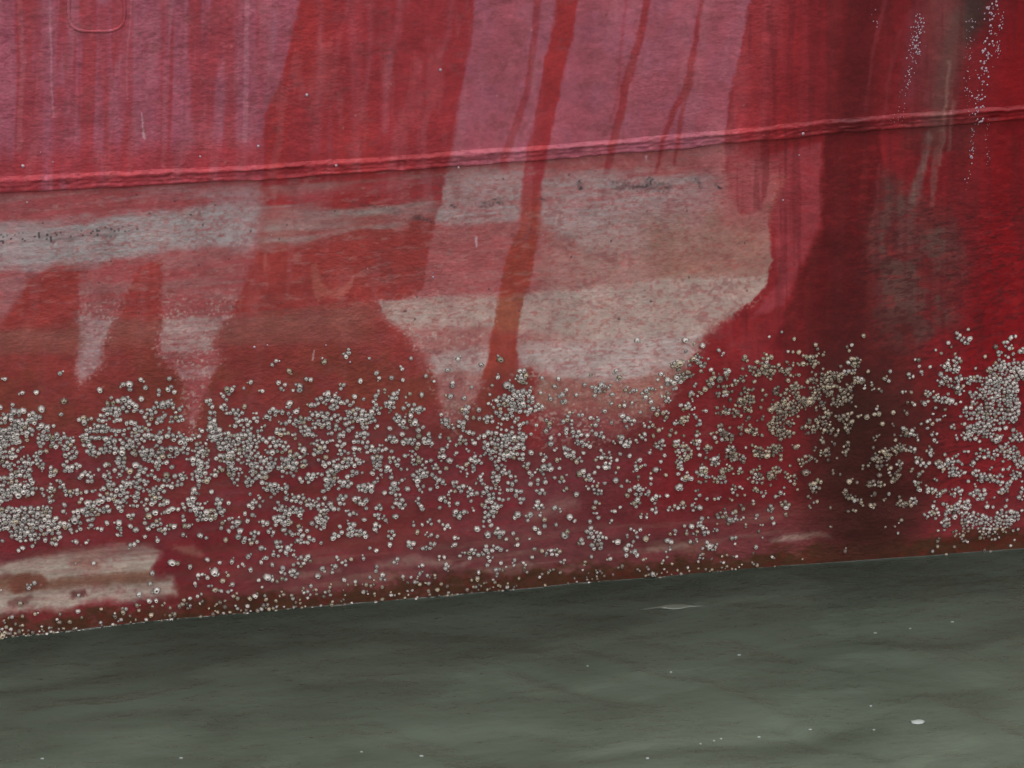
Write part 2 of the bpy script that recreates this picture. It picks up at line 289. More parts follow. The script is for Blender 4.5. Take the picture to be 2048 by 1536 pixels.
    for q, wd, a in (([(1164,362),(1158,380)],[5,4],.75),([(1250,372),(1272,378),(1300,362)],[4,6,6],.55),([(1394,366),(1402,374)],[5,4],.5),([(1431,367),(1432,373)],[3,3],.9),
                     ([(955,410),(1000,402)],[5,6],.45),([(1080,398),(1086,402)],[4,3],.6),([(900,414),(906,416)],[2,2],.8),([(706,404),(800,425)],[3,4],.35),([(140,400),(880,402)],[0.1,0.1],0),
                     ([(1230,370),(1330,378)],[9,12],.3),([(830,436),(870,440)],[6,5],.4)):
        m = p.stroke(q, wd, 3, 1.5); p.blend(a*m*(.45+.8*(sp > .5)), (48, 50, 52))
    p.blend(((sp > .9988) & (Y > ys) & (Y < 640) & (X < 1500))*.6, (58, 52, 52))
    p.blend(((sp < .0004) & (X < 1500))*.35, (196, 160, 155))
    # pale scratches
    for q, wd, a in (([(100,-20),(101,60),(104,160),(107,230)],1.5,.35),([(264,-20),(256,80),(254,200)],1.2,.22),([(283,225),(286,262),(289,274)],[.8,1.6,2.4],.75),([(629,700),(626,718)],1.3,.8),
                     ([(952,474),(953,492)],[2.4,1.2],.85),([(1291,313),(1292,321)],[2,1],.85),([(40,0),(46,120),(38,300)],5,.15),([(330,120),(326,330)],4,.12),([(494,0),(490,280)],5,.2)):
        p.blend(a*p.stroke(q, wd, 1.6, .4), (206, 176, 182))
    p.blend((np.clip(.5+(grain-.5)*1.2, 0, 1))*.10, (104, 40, 42))
    m1 = fbm(X/70, Y/60, 501, 3)-.5; m2 = fbm(X/14, Y/11, 503, 3)-.5; m3 = fbm(X/5, Y/4.5, 505, 2)-.5
    p.blend(.36*sstep(.52, .72, fbm(X/45, Y/32, 507, 4))*sstep(.40, .62, fbm(X/10, Y/8, 509, 2))*sstep(1560, 1440, X), (126, 62, 64))   # grime
    p.blend(sstep(.54, .72, fbm(X/24+Y/300, Y/140, 511, 4))*.20*sstep(1100, 300, Y)*sstep(1600, 1450, X), (172, 112, 116))             # chalk wash
    p.blend(np.full(n, .06), (130, 84, 88))
    p.c *= (1+.20*m1+.14*m2+.09*m3)[:, None]
    return p

# ------------------------------------------------------------------ helpers for objects and materials
def lin(c): 
    c = np.asarray(c, float)/255; return np.where(c <= .04045, c/12.92, ((c+.055)/1.055)**2.4)
def new_obj(name, me, mat=None, parent=None):
    o = bpy.data.objects.new(name, me)
    if mat is not None and me is not None and len(me.materials) == 0: me.materials.append(mat)
    sc.collection.objects.link(o); o.parent = parent
    return o
def mesh_np(name, V, Q, smooth=True):           # V (n,3), Q (m,4) quads
    me = bpy.data.meshes.new(name); V = np.asarray(V, np.float32); Q = np.asarray(Q, np.int32)
    k = Q.shape[1]
    me.vertices.add(len(V)); me.vertices.foreach_set('co', V.ravel())
    me.loops.add(Q.size); me.loops.foreach_set('vertex_index', Q.ravel())
    me.polygons.add(len(Q)); me.polygons.foreach_set('loop_start', np.arange(len(Q), dtype=np.int32)*k)
    me.polygons.foreach_set('loop_total', np.full(len(Q), k, np.int32))
    me.polygons.foreach_set('use_smooth', np.full(len(Q), smooth)); me.update(calc_edges=True); return me
def grid_quads(nr, nc):
    i = np.arange(nr*nc).reshape(nr, nc)
    return np.stack([i[:-1, :-1].ravel(), i[:-1, 1:].ravel(), i[1:, 1:].ravel(), i[1:, :-1].ravel()], 1)
def mat_new(name):
    m = bpy.data.materials.new(name); m.use_nodes = True; n = m.node_tree
    return m, n, n.nodes['Principled BSDF']
def node(nt, typ, **kw):
    n = nt.nodes.new(typ)
    for k, v in kw.items():
        if k in n.inputs: n.inputs[k].default_value = v
        else: setattr(n, k, v)
    return n
def math_n(nt, op, a, b):
    n = nt.nodes.new('ShaderNodeMath'); n.operation = op
    for i, s in enumerate((a, b)):
        if isinstance(s, (int, float)): n.inputs[i].default_value = s
        else: nt.links.new(s, n.inputs[i])
    return n.outputs[0]

# hull paint: colours come from the stain, painted shade and glint layers stored on the plating; grain, gloss and relief from nodes
def hull_material():
    m, nt, b = mat_new('hull_paint'); L = nt.links
    a = node(nt, 'ShaderNodeAttribute', attribute_name='paint'); wet = node(nt, 'ShaderNodeAttribute', attribute_name='wet')
    tc = node(nt, 'ShaderNodeTexCoord'); mp = node(nt, 'ShaderNodeMapping'); mp.inputs['Scale'].default_value = (1, 1, 1.35)
    L.new(tc.outputs['Object'], mp.inputs['Vector'])
    n1 = node(nt, 'ShaderNodeTexNoise', Scale=150.0, Detail=3.0, Roughness=.55); n2 = node(nt, 'ShaderNodeTexNoise', Scale=85.0, Detail=2.0, Roughness=.5)
    n3 = node(nt, 'ShaderNodeTexNoise', Scale=420.0, Detail=1.0)
    for n in (n1, n2, n3): L.new(mp.outputs[0], n.inputs['Vector'])
    f = math_n(nt, 'ADD', math_n(nt, 'MULTIPLY', n1.outputs[0], .55), math_n(nt, 'MULTIPLY', n3.outputs[0], .45))
    mr = node(nt, 'ShaderNodeMapRange'); L.new(f, mr.inputs[0]); mr.inputs[1].default_value = .3; mr.inputs[2].default_value = .7; mr.inputs[3].default_value = .88; mr.inputs[4].default_value = 1.12
    mx = node(nt, 'ShaderNodeVectorMath', operation='SCALE'); L.new(a.outputs['Color'], mx.inputs[0]); L.new(mr.outputs[0], mx.inputs['Scale'])
    L.new(mx.outputs[0], b.inputs['Base Color'])
    r = node(nt, 'ShaderNodeMapRange'); L.new(wet.outputs['Fac'], r.inputs[0]); r.inputs[3].default_value = .62; r.inputs[4].default_value = .30
    L.new(math_n(nt, 'ADD', r.outputs[0], math_n(nt, 'MULTIPLY', math_n(nt, 'SUBTRACT', n2.outputs[0], .5), .25)), b.inputs['Roughness'])
    b.inputs['Specular IOR Level'].default_value = .22
    h = math_n(nt, 'ADD', math_n(nt, 'MULTIPLY', n1.outputs[0], .6), math_n(nt, 'MULTIPLY', n2.outputs[0], 1.0))
    n4 = node(nt, 'ShaderNodeTexNoise', Scale=2.3, Detail=3.0); L.new(tc.outputs['Object'], n4.inputs['Vector']); m4 = node(nt, 'ShaderNodeMapRange'); L.new(n4.outputs[0], m4.inputs[0])
    m4.inputs[1].default_value = .38; m4.inputs[2].default_value = .62; m4.inputs[3].default_value = .25; m4.inputs[4].default_value = 1.25; h = math_n(nt, 'MULTIPLY', h, m4.outputs[0])
    n5 = node(nt, 'ShaderNodeTexNoise', Scale=28.0, Detail=2.0); L.new(tc.outputs['Object'], n5.inputs['Vector']); h = math_n(nt, 'ADD', h, math_n(nt, 'MULTIPLY', n5.outputs[0], 1.2))
    bp = node(nt, 'ShaderNodeBump', Strength=.35, Distance=.004); L.new(h, bp.inputs['Height']); L.new(bp.outputs[0], b.inputs['Normal'])
    return m
HULL = hull_material()
K_ALB = 1.0                       # share of the displayed value taken as reflectance
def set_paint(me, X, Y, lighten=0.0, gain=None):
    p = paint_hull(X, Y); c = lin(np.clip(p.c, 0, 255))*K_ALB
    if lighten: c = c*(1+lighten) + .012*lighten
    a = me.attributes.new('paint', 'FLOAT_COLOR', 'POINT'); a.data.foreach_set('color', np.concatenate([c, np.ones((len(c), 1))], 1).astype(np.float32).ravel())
    a = me.attributes.new('wet', 'FLOAT', 'POINT'); a.data.foreach_set('value', p.wet.astype(np.float32))

# ------------------------------------------------------------------ the ship
STEP = .0018; HTOP = 2.8  # unseen hull top; height and overhang set for the shade on the water
def spread(a, b, step, far0, far1, g=1.16):
    v = list(np.arange(a, b, step)); s = step; x = v[-1]
    while x < far1: s = min(s*g, 1.0); x += s; v.append(x)
    s = step; x = v[0]; pre = []
    while x > far0: s = min(s*g, 1.0); x -= s; pre.append(x)
    return np.array(pre[::-1]+v)
xs = spread(-1.16, 1.24, STEP, -24, 24)
SX = np.linspace(-400, 2450, 400); sx_, sy_, sz_ = unproj(SX, y_seam(SX))
def z_seam(x):
    z = np.interp(x, sx_, sz_); sl_ = (sz_[60]-sz_[0])/(sx_[60]-sx_[0]); sr_ = (sz_[-1]-sz_[-60])/(sx_[-1]-sx_[-60])
    return z + np.where(x < sx_[0], (x-sx_[0])*sl_*.3, 0) + np.where(x > sx_[-1], (x-sx_[-1])*sr_*.3, 0)
ship = bpy.data.objects.new('ship_hull', None); sc.collection.objects.link(ship)
ship['label'] = 'weathered red ship side streaked with pink chalk above green water'; ship['category'] = 'ship'

def plate(name, rows, proud):
    Xg, Tg = np.meshgrid(xs, rows); Z = Tg if name == 'lower_plating' else Tg
    zz = z_seam(Xg)
    if name == 'lower_plating':   # rows 0 (below water) .. 1 (seam)
        Z = np.where(Tg < 0, Tg, Tg*(zz+.004))
    else: Z = zz+.030+Tg
    Yv = hull_y(Xg, Z)-proud
    V = np.stack([Xg, Yv, Z], -1).reshape(-1, 3); me = mesh_np(name, V, grid_quads(*Xg.shape))
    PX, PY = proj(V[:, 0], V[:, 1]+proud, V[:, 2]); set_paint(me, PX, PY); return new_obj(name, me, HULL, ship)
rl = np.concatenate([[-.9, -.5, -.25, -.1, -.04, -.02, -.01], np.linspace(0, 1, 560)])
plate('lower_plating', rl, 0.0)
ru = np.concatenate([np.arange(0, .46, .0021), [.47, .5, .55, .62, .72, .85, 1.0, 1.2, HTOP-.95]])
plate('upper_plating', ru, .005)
# the lapped, welded seam between them: two painted ridges with a sharp undercut
u = np.array([-.10, -.03, .0, .03, .10, .20, .30, .38, .45, .52, .60, .70, .80, .88, .95, 1.0, 1.06, 1.12])
off = np.array([-.003, .000, .003, .0075, .0092, .0094, .0086, .0080, .0088, .0084, .0080, .0092, .0098, .0090, .0074, .0062, .0054, .0042])
Xg, Ug = np.meshgrid(xs, u); Og = np.repeat(off[:, None], len(xs), 1)
lumpy = fbm(Xg*22, Ug*5.0, 101, 3)-.5; lumpy2 = fbm(Xg*90, Ug*12, 105, 2)-.5; core = np.clip(np.minimum(Ug+.02, 1.1-Ug)*6, 0, 1)
edge = (fbm(Xg*18, Xg*0+3, 107, 3)-.5)*.006*(Ug < .3) + (fbm(Xg*14, Xg*0+9, 108, 3)-.5)*.005*(Ug >= .8)
Zg = z_seam(Xg) + Ug*.029 + edge
bite = np.zeros_like(Xg)
for bx, bw in ((520, 12), (585, 22), (600, 8), (800, 9), (1150, 10), (980, 6), (1985, 14)):
    q = unproj(np.array([bx]), y_seam(np.array([bx])))[0][0]; bite = np.maximum(bite, np.exp(-((Xg-q)/(bw*.0009))**2)*(Ug > .1)*(Ug < .75))
Og = Og + core*(lumpy*.0028+lumpy2*.0036) - bite*.006
V = np.stack([Xg, hull_y(Xg, Zg)-Og, Zg], -1).reshape(-1, 3); me = mesh_np('weld_seam', V, grid_quads(*Xg.shape))
PX, PY = proj(V[:, 0], V[:, 1], V[:, 2]); PYs = np.minimum(PY, y_seam(PX)-6)
set_paint(me, PX, PYs, -.12); seam = new_obj('weld_seam', me, HULL, ship)
seam['label'] = 'lapped weld seam, a ridged lighter red band across the ship side'
# unseen body of the ship, added behind the plating to block light: deck and far side
dm, dn, db = mat_new('added_deck_paint'); db.inputs['Base Color'].default_value = (.12, .12, .12, 1); db.inputs['Roughness'].default_value = .7
nz = node(dn, 'ShaderNodeTexNoise', Scale=3.0, Detail=5.0); rp = node(dn, 'ShaderNodeValToRGB'); rp.color_ramp.elements[0].color = (.07, .07, .075, 1); rp.color_ramp.elements[1].color = (.16, .13, .12, 1)
dn.links.new(nz.outputs[0], rp.inputs[0]); dn.links.new(rp.outputs[0], db.inputs['Base Color'])
xd = xs[::60]; ztop = z_seam(xd)+.030+HTOP-.95; yt = hull_y(xd, ztop)-.005
prof = [(0, 0), (.02, 0), (.02, -.35), (7.5, -.30), (8.0, -.3), (7.7, -3.6)]
V = np.array([[x, y+a, z+b_] for (a, b_) in prof for x, y, z in zip(xd, yt, ztop)])
new_obj('added_unseen_deck', mesh_np('added_unseen_deck', V, grid_quads(len(prof), len(xd)), False), dm, ship)
# the faint ring welded on the upper plating, top left
pts = []
for k in range(40):
    a = 2*math.pi*k/40; ca, sa = math.cos(a), math.sin(a); ex = 2.0/3.4
    pts.append((193+56*math.copysign(abs(ca)**ex, ca), 18+43*math.copysign(abs(sa)**ex, sa)))
pts = np.array(pts); rx, ry, rz = unproj(pts[:, 0], pts[:, 1]); V = []; ns = 7
for k in range(40):
    p0 = np.array([rx[k], ry[k]-.0058, rz[k]]); p1 = np.array([rx[(k+1) % 40], ry[(k+1) % 40]-.0058, rz[(k+1) % 40]]); t = p1-p0; t /= np.linalg.norm(t)
    nn = np.array([0, -math.cos(.17), -math.sin(.17)]); s = np.cross(t, nn)
    rr = .0017*(1+.5*(vnoise(np.array([k*.9]), np.array([1.]), 4)[0]-.5))
    for j in range(ns):
        a = 2*math.pi*j/ns; V.append(p0+s*rr*1.5*math.cos(a)+nn*rr*.38*math.sin(a))
i = np.arange(40*ns).reshape(40, ns); j = np.roll(i, -1, 0)
Q = np.stack([i.ravel(), np.roll(i, -1, 1).ravel(), np.roll(j, -1, 1).ravel(), j.ravel()], 1)
me = mesh_np('welded_ring', V, Q); V = np.array(V); PX, PY = proj(V[:, 0], V[:, 1], V[:, 2]); set_paint(me, PX, PY, .05)
new_obj('welded_ring', me, HULL, ship)['label'] = 'faint rounded weld ring on the upper plating, top left'

# white spatter: small dried drops on the plating, one skin of drops
random.seed(5); drops = []
def spray(P, n, spreadx, r0, r1):
    P = np.array(P, float)
    for _ in range(n):
        k = random.random()*(len(P)-1); i = int(k); q = P[i]+(P[min(i+1, len(P)-1)]-P[i])*(k-i)
        drops.append((q[0]+random.gauss(0, spreadx), q[1]+random.gauss(0, 4), random.uniform(r0, r1)))
spray([(1836,30),(1832,70),(1826,110)], 90, 8, .8, 1.9); spray([(1826,110),(1815,150),(1806,190),(1800,235)], 45, 4, .7, 1.6)
spray([(1990,0),(1984,50),(1972,110),(1962,160),(1954,210),(1950,250)], 110, 7, .9, 2.6); spray([(2000,20),(1994,110)], 30, 3, .8, 1.8)
spray([(1944,20),(1938,90),(1936,160),(1938,230)], 60, 5, .6, 1.5); spray([(1945,250),(1948,290),(1940,320),(1934,370),(1932,395)], 34, 3, .8, 1.9)
spray([(1972,230),(1974,300),(1978,330)], 22, 2.5, .6, 1.2); spray([(1780,230),(1806,236)], 12, 4, .6, 1.2); spray([(1755,10),(1750,60)], 7, 4, .7, 1.6)
drops += [(1979,50,3.0),(1972,75,2.6),(1968,97,2.8),(1970,135,2.8),(1972,14,3),(1602,263,3.6),(1942,313,3.2),(1975,152,2.4),(1992,10,2.6),(1566,400,2.2),(1598,310,2.0),
          (46,330,3.6),(613,188,3.4),(516,290,3.0),(54,404,2.2),(400,311,2.4),(880,138,3.2),(671,326,3.0),(915,330,2.6),(543,470,1.6),(866,554,2.6),(81,302,1.4),(106,322,1.6),(866,546,1.8),(735,537,1.4),
          (1184,455,1.2),(652,690,2.0),(509,694,3.2),(535,690,2.0),(700,724,2.6)]
V = []; Q = []
for (X, Y, r) in drops:
    x, y, z = [float(v[0]) for v in unproj(np.array([X]), np.array([Y]))]; pr = .0052 if Y < y_seam(X)-28 else (.013 if Y < y_seam(X) else .0004); R = r*.00082; b0 = len(V)
    for (rr, hh) in ((1, 0), (.8, .28), (.4, .45)):
        for j in range(7):
            a = 2*math.pi*j/7+X; V.append((x+R*rr*math.cos(a), y-pr-R*hh-.0003-R*rr*1.15*math.sin(a)*FLARE, z+R*rr*1.15*math.sin(a)))
    for k in range(2):
        for j in range(7): Q.append((b0+k*7+j, b0+k*7+(j+1) % 7, b0+k*7+7+(j+1) % 7, b0+k*7+7+j))
    V.append((x, y-pr-R*.5-.0003, z)); c = len(V)-1
    for j in range(7): Q.append((b0+14+j, b0+14+(j+1) % 7, c, c))
me = bpy.data.meshes.new('paint_spatter'); me.from_pydata([tuple(map(float, v)) for v in V], [], [q if q[2] != q[3] else q[:3] for q in Q]); 
for p_ in me.polygons: p_.use_smooth = True
wm, wn, wb = mat_new('dried_splash'); nz = node(wn, 'ShaderNodeTexNoise', Scale=60.0); rp = node(wn, 'ShaderNodeValToRGB')
rp.color_ramp.elements[0].color = (.26, .14, .17, 1); rp.color_ramp.elements[1].color = (.40, .32, .36, 1); rp.color_ramp.elements[0].position = .3; rp.color_ramp.elements[1].position = .7
wn.links.new(nz.outputs[0], rp.inputs[0]); wn.links.new(rp.outputs[0], wb.inputs['Base Color']); wb.inputs['Roughness'].default_value = .6
o = new_obj('dried_spatter', me, wm, ship); o['kind'] = 'stuff'; o['label'] = 'white dried specks running down the upper right of the red plating'

# ------------------------------------------------------------------ the water
def water_material():
    m, nt, b = mat_new('harbour_water'); L = nt.links
    tc = node(nt, 'ShaderNodeTexCoord'); mp = node(nt, 'ShaderNodeMapping'); mp.inputs['Rotation'].default_value = (0, 0, math.radians(38)); mp.inputs['Scale'].default_value = (1.0, 3.6, 1)
    L.new(tc.outputs['Object'], mp.inputs['Vector'])
    t = node(nt, 'ShaderNodeTexNoise', Scale=2.6, Detail=4.0, Roughness=.5, Distortion=.8); L.new(mp.outputs[0], t.inputs['Vector'])
    rp = node(nt, 'ShaderNodeValToRGB'); e = rp.color_ramp.elements; e[0].position = .25; e[0].color = (.0145, .0168, .0125, 1); e[1].position = .78; e[1].color = (.0305, .0375, .0288, 1)
    L.new(t.outputs[0], rp.inputs[0]); L.new(rp.outputs[0], b.inputs['Base Color'])
    b.inputs['Roughness'].default_value = .12; b.inputs['IOR'].default_value = 1.333; b.inputs['Specular IOR Level'].default_value = .33
    b.inputs['Subsurface Weight'].default_value = 0.0
    mp2 = node(nt, 'ShaderNodeMapping'); mp2.inputs['Scale'].default_value = (1.0, 2.2, 1); mp2.inputs['Rotation'].default_value = (0, 0, math.radians(-10)); L.new(tc.outputs['Object'], mp2.inputs['Vector'])
    n1 = node(nt, 'ShaderNodeTexNoise', Scale=16.0, Detail=3.0, Roughness=.5); n2 = node(nt, 'ShaderNodeTexNoise', Scale=70.0, Detail=2.0)
    L.new(mp2.outputs[0], n1.inputs['Vector']); L.new(mp2.outputs[0], n2.inputs['Vector'])
    h = math_n(nt, 'ADD', n1.outputs[0], math_n(nt, 'MULTIPLY', n2.outputs[0], .07))
    bp = node(nt, 'ShaderNodeBump', Strength=.55, Distance=.010); L.new(h, bp.inputs['Height']); L.new(bp.outputs[0], b.inputs['Normal'])
    return m
wx_ = spread(-1.3, 1.5, .008, -150, 150, 1.2); d = [-.03, -.012, -.004]; v_ = 0.0; st = .0008
while v_ < 150: d.append(v_); st = min(max(st*1.12, .0008), .008 if v_ < 1.3 else 20); v_ += st
d = np.array(d); Xg, Dg = np.meshgrid(wx_, d)
Yb = hull_y(Xg, Xg*0); Yg = Yb-Dg; dd = np.maximum(Dg, 0)
u_ = Xg*math.cos(.65)-Yg*math.sin(.65); v2 = Xg*math.sin(.65)+Yg*math.cos(.65)
amp = np.clip(dd/.25, .12, 1)*np.where(dd > 3, np.exp(-(dd-3)/3), 1)
Zg = amp*(.022*(fbm(u_*1.3, v2*5.0, 201, 3)-.5) + .006*(fbm(Xg*3.5+Yg, Yg*12, 205, 3)-.5))
men = .0036*(.6+.8*fbm(Xg*6, Xg*0, 209, 3))
Zg = np.where(Dg < 0, men, Zg + men*np.exp(-dd/.0028)) + .010*np.exp(-dd/.5)*(fbm(Xg*2.3, Xg*0+2, 211, 3)-.5)
for P_, h_, w_ in (([(1440,1380),(1580,1440),(1680,1500),(1800,1560)],.006,.028),([(1480,1275),(1600,1320),(1720,1345)],-.005,.020),([(1850,1400),(1950,1440),(2100,1500)],.006,.022),([(1560,1450),(1650,1492),(1760,1510)],-.007,.016),
    ([(1040,1350),(1180,1392),(1300,1400)],-.005,.018),([(700,1470),(850,1515),(980,1560)],.005,.022),([(760,1440),(900,1490),(1040,1530)],-.004,.018),([(1580,1290),(1720,1300),(1900,1330)],.004,.03),([(60,1420),(260,1400),(420,1370)],.004,.012),([(120,1390),(300,1365)],-.004,.010),([(1180,1320),(1340,1360),(1420,1368)],.004,.02)):
    W = np.array([on_water(*q_)[:2] for q_ in P_]); sd = stroke_sd(W, 0.0, Xg+.012*(fbm(Xg*9, Yg*9, 221, 2)-.5), Yg+.03*(fbm(Xg*5, Yg*5, 223, 2)-.5)); Zg = Zg + h_*np.exp(-(sd/w_)**2)*np.clip(dd/.1, 0, 1)
V = np.stack([Xg, Yg, Zg], -1).reshape(-1, 3); me = mesh_np('water', V, grid_quads(*Xg.shape)[:, ::-1])
o = new_obj('water', me, water_material()); o['kind'] = 'structure'; o['label'] = 'murky grey green harbour water below the hull'

# ------------------------------------------------------------------ barnacles: where they grow (read as colonies, chains and single shells)
COL = []     # (offset x, offset y, items); item = points@half width; without @ every point is one shell; numbers are quarter pixels
COL.append((0, 704, "5,440 100,420 330,455 215,705 430,590 175,855 488,500 480,170 40,215 180,325 290,320|50,495 180,485@28|20,540 90,520@34|130,570 220,565@30|150,600 240,630@40|260,500 270,540 320,520@28|180,650 240,660@20|0,640 100,640@45|0,700 120,700@52|0,760 130,760@48|20,810 100,820@38|0,870 60,890@28|320,600 375,610@28|350,635|320,740 330,680 380,690 440,680@28|430,735 460,720@28|490,695 570,700@24|510,780 550,740 600,790 575,830 530,810@26|320,800 370,790 270,830|250,870 300,860 320,900@38|120,900 180,900@32|110,960 200,980 230,930@38|140,990@28|410,940 420,980 450,950@25|525,885 520,930 545,940@20|590,920 620,910@24|640,990 690,970 740,1005 700,1035@20|0,1030 60,1030@45|0,1090 80,1080@48|0,1150 60,1150@42|10,1190|130,1060 200,1060 240,1030@35|150,1110 240,1105@38|290,1090 335,1095 350,1145|480,1045 490,1070@24|430,1090 420,1130 400,1175@28|530,1130 560,1130 620,1120@32|690,1115 740,1115|640,1185@24|515,1220 510,1240|500,1265@26|0,1250 60,1290@34|60,1280 360,1280@44|0,1320 150,1320 350,1300@50|0,1365 200,1370 440,1370@46|0,1400 40,1400@30|120,1440 250,1430 410,1410@46|120,1490 300,1480@26|350,1260@26|610,1300 680,1280 730,1220@38|700,1290 780,1275 850,1260@32|600,1340 640,1365|630,1420@22|730,1340@30|730,1385 780,1410 812,1415 855,1365|500,1385 560,1400 580,1415@24|370,1505@22|440,1490 480,1480|430,1530@22|470,1445 20,1510 610,1515 690,1522 950,1365|950,1410@24|940,1460"))
COL.append((0, 704, "800,305 1040,295 1125,220 1165,285 1275,305 1270,340 1345,300 1370,278 1130,375 1395,320 1355,210 890,365 860,410 905,405|1000,255@22|960,395 1040,410@28|950,455 1070,455@22|1085,430|860,460 930,480 930,530@38|800,520 860,530@30|740,545@22|650,540 700,545@24|755,580 770,595|1190,480 1240,455 1300,430 1370,430 1400,460@28|1260,410 1380,410@20|1435,458 1130,475 1160,520 1210,530 1190,575|1260,550 1290,535 1320,520@20|1380,540 1440,530@28|1010,578 1050,575 1095,570@18|1030,610|700,635 800,610 870,620@28|900,620 980,640@28|930,660|690,670 690,740@32|740,690 790,670@18|720,790 780,815 820,790@32|750,760|850,755 860,700 900,710@22|890,780 930,785@30|1075,640 1120,630 1170,640@38|1150,690@32|1210,680 1280,690@28|1260,740@28|1350,620 1340,650@27|1280,640|970,700 1080,700@28|1000,750 1090,740@30|950,790 1000,790@20|1090,790 1150,790 1230,810@42|1180,850 1250,860@34|1300,780 1350,770@24|1300,830 1355,825 1330,880 1375,918|1390,680 1440,660@28|1390,700|1450,710 1510,700 1530,665@24|1420,780 1500,790@32|1480,840@27|1600,660 1620,620@20|1670,620 1740,640@34|1560,790 1640,800@40|1590,740 1640,750@34|1560,870 1660,890@32|1600,940@34|1560,1000 1640,1020 1600,970@42|1590,1060|1555,1110 1550,1180@30|970,860 980,900@34|860,900@34|920,950 1000,930@28|960,980 1040,950 1030,1000 790,940 1085,900 1120,915|1160,940 1110,975@22|1240,930 1270,900@33|1190,975 1260,1010@22|1330,1000 1350,1050@30|1370,1075|1060,1040 1110,1010 1170,1040@28|1100,1080 1150,1110@25|860,990 880,1040@36|870,1100 890,1150@38|830,1090|810,1150 800,1190@23|980,1060 1020,1060@34|970,1110 1000,1150@43|940,1190 960,1250@24|980,1230|1090,1140 1090,1170@30|1210,1110 1250,1150@38|1290,1110 1320,1080@24|1150,1195 1230,1190@24|1290,1200 1330,1190@24|1080,1235@23|1170,1250@30|1190,1310 1240,1280|1310,1290 1370,1240@20|1050,1310@24|1060,1400 1080,1430@22|1160,1365 1185,1410|1240,1380 1280,1350@24|1270,1420|1310,1420 1380,1390@20|1320,1450 1160,1475 1260,1505|1050,1530 1100,1520@20|1470,1330@22|1480,1385 1510,1390 1465,1460 1600,1465 1650,1485 1805,1500|1430,1020 1460,990@30|1440,1060@27|1400,990|1480,1230 1500,1200@30|1425,1255|1560,1260 1620,1290 1700,1300@42|1640,1210 1580,1210|1740,1190 1750,1225@22|1785,1275@20|1830,1205 1690,1115|1590,1330 1700,1330@22|1670,400 1680,430@27|1780,440 1800,470@30|1800,370 1820,320 1860,290@22|1690,500 1700,550@33|1720,580 1950,290 2005,240 1955,435|1860,480 1920,480@30|1890,530|1930,560 1980,560@27|1840,590 1880,590|2030,530@22|1700,680 1800,720@42|1760,760|1820,680 2040,690@47|1800,740 2040,750@42|1840,800 2040,820@38|1760,850 1830,860@38|1870,870 1930,870@25|1750,940@38|1720,980|1830,940 1910,950@38|1870,1010 1900,1050@28|2000,870 2040,910@24|2030,960 2010,1010 1990,1060@30|2000,620 1960,620@24|2000,1135 2020,1130|2010,1220@30|1960,1290 2020,1300|1850,1350 1870,1390@30|1780,1370@24|1900,1360 1980,1350 1830,1430 1920,1425 1770,1405 1905,1475|2020,1450@30|1960,1510 2040,1510@30"))
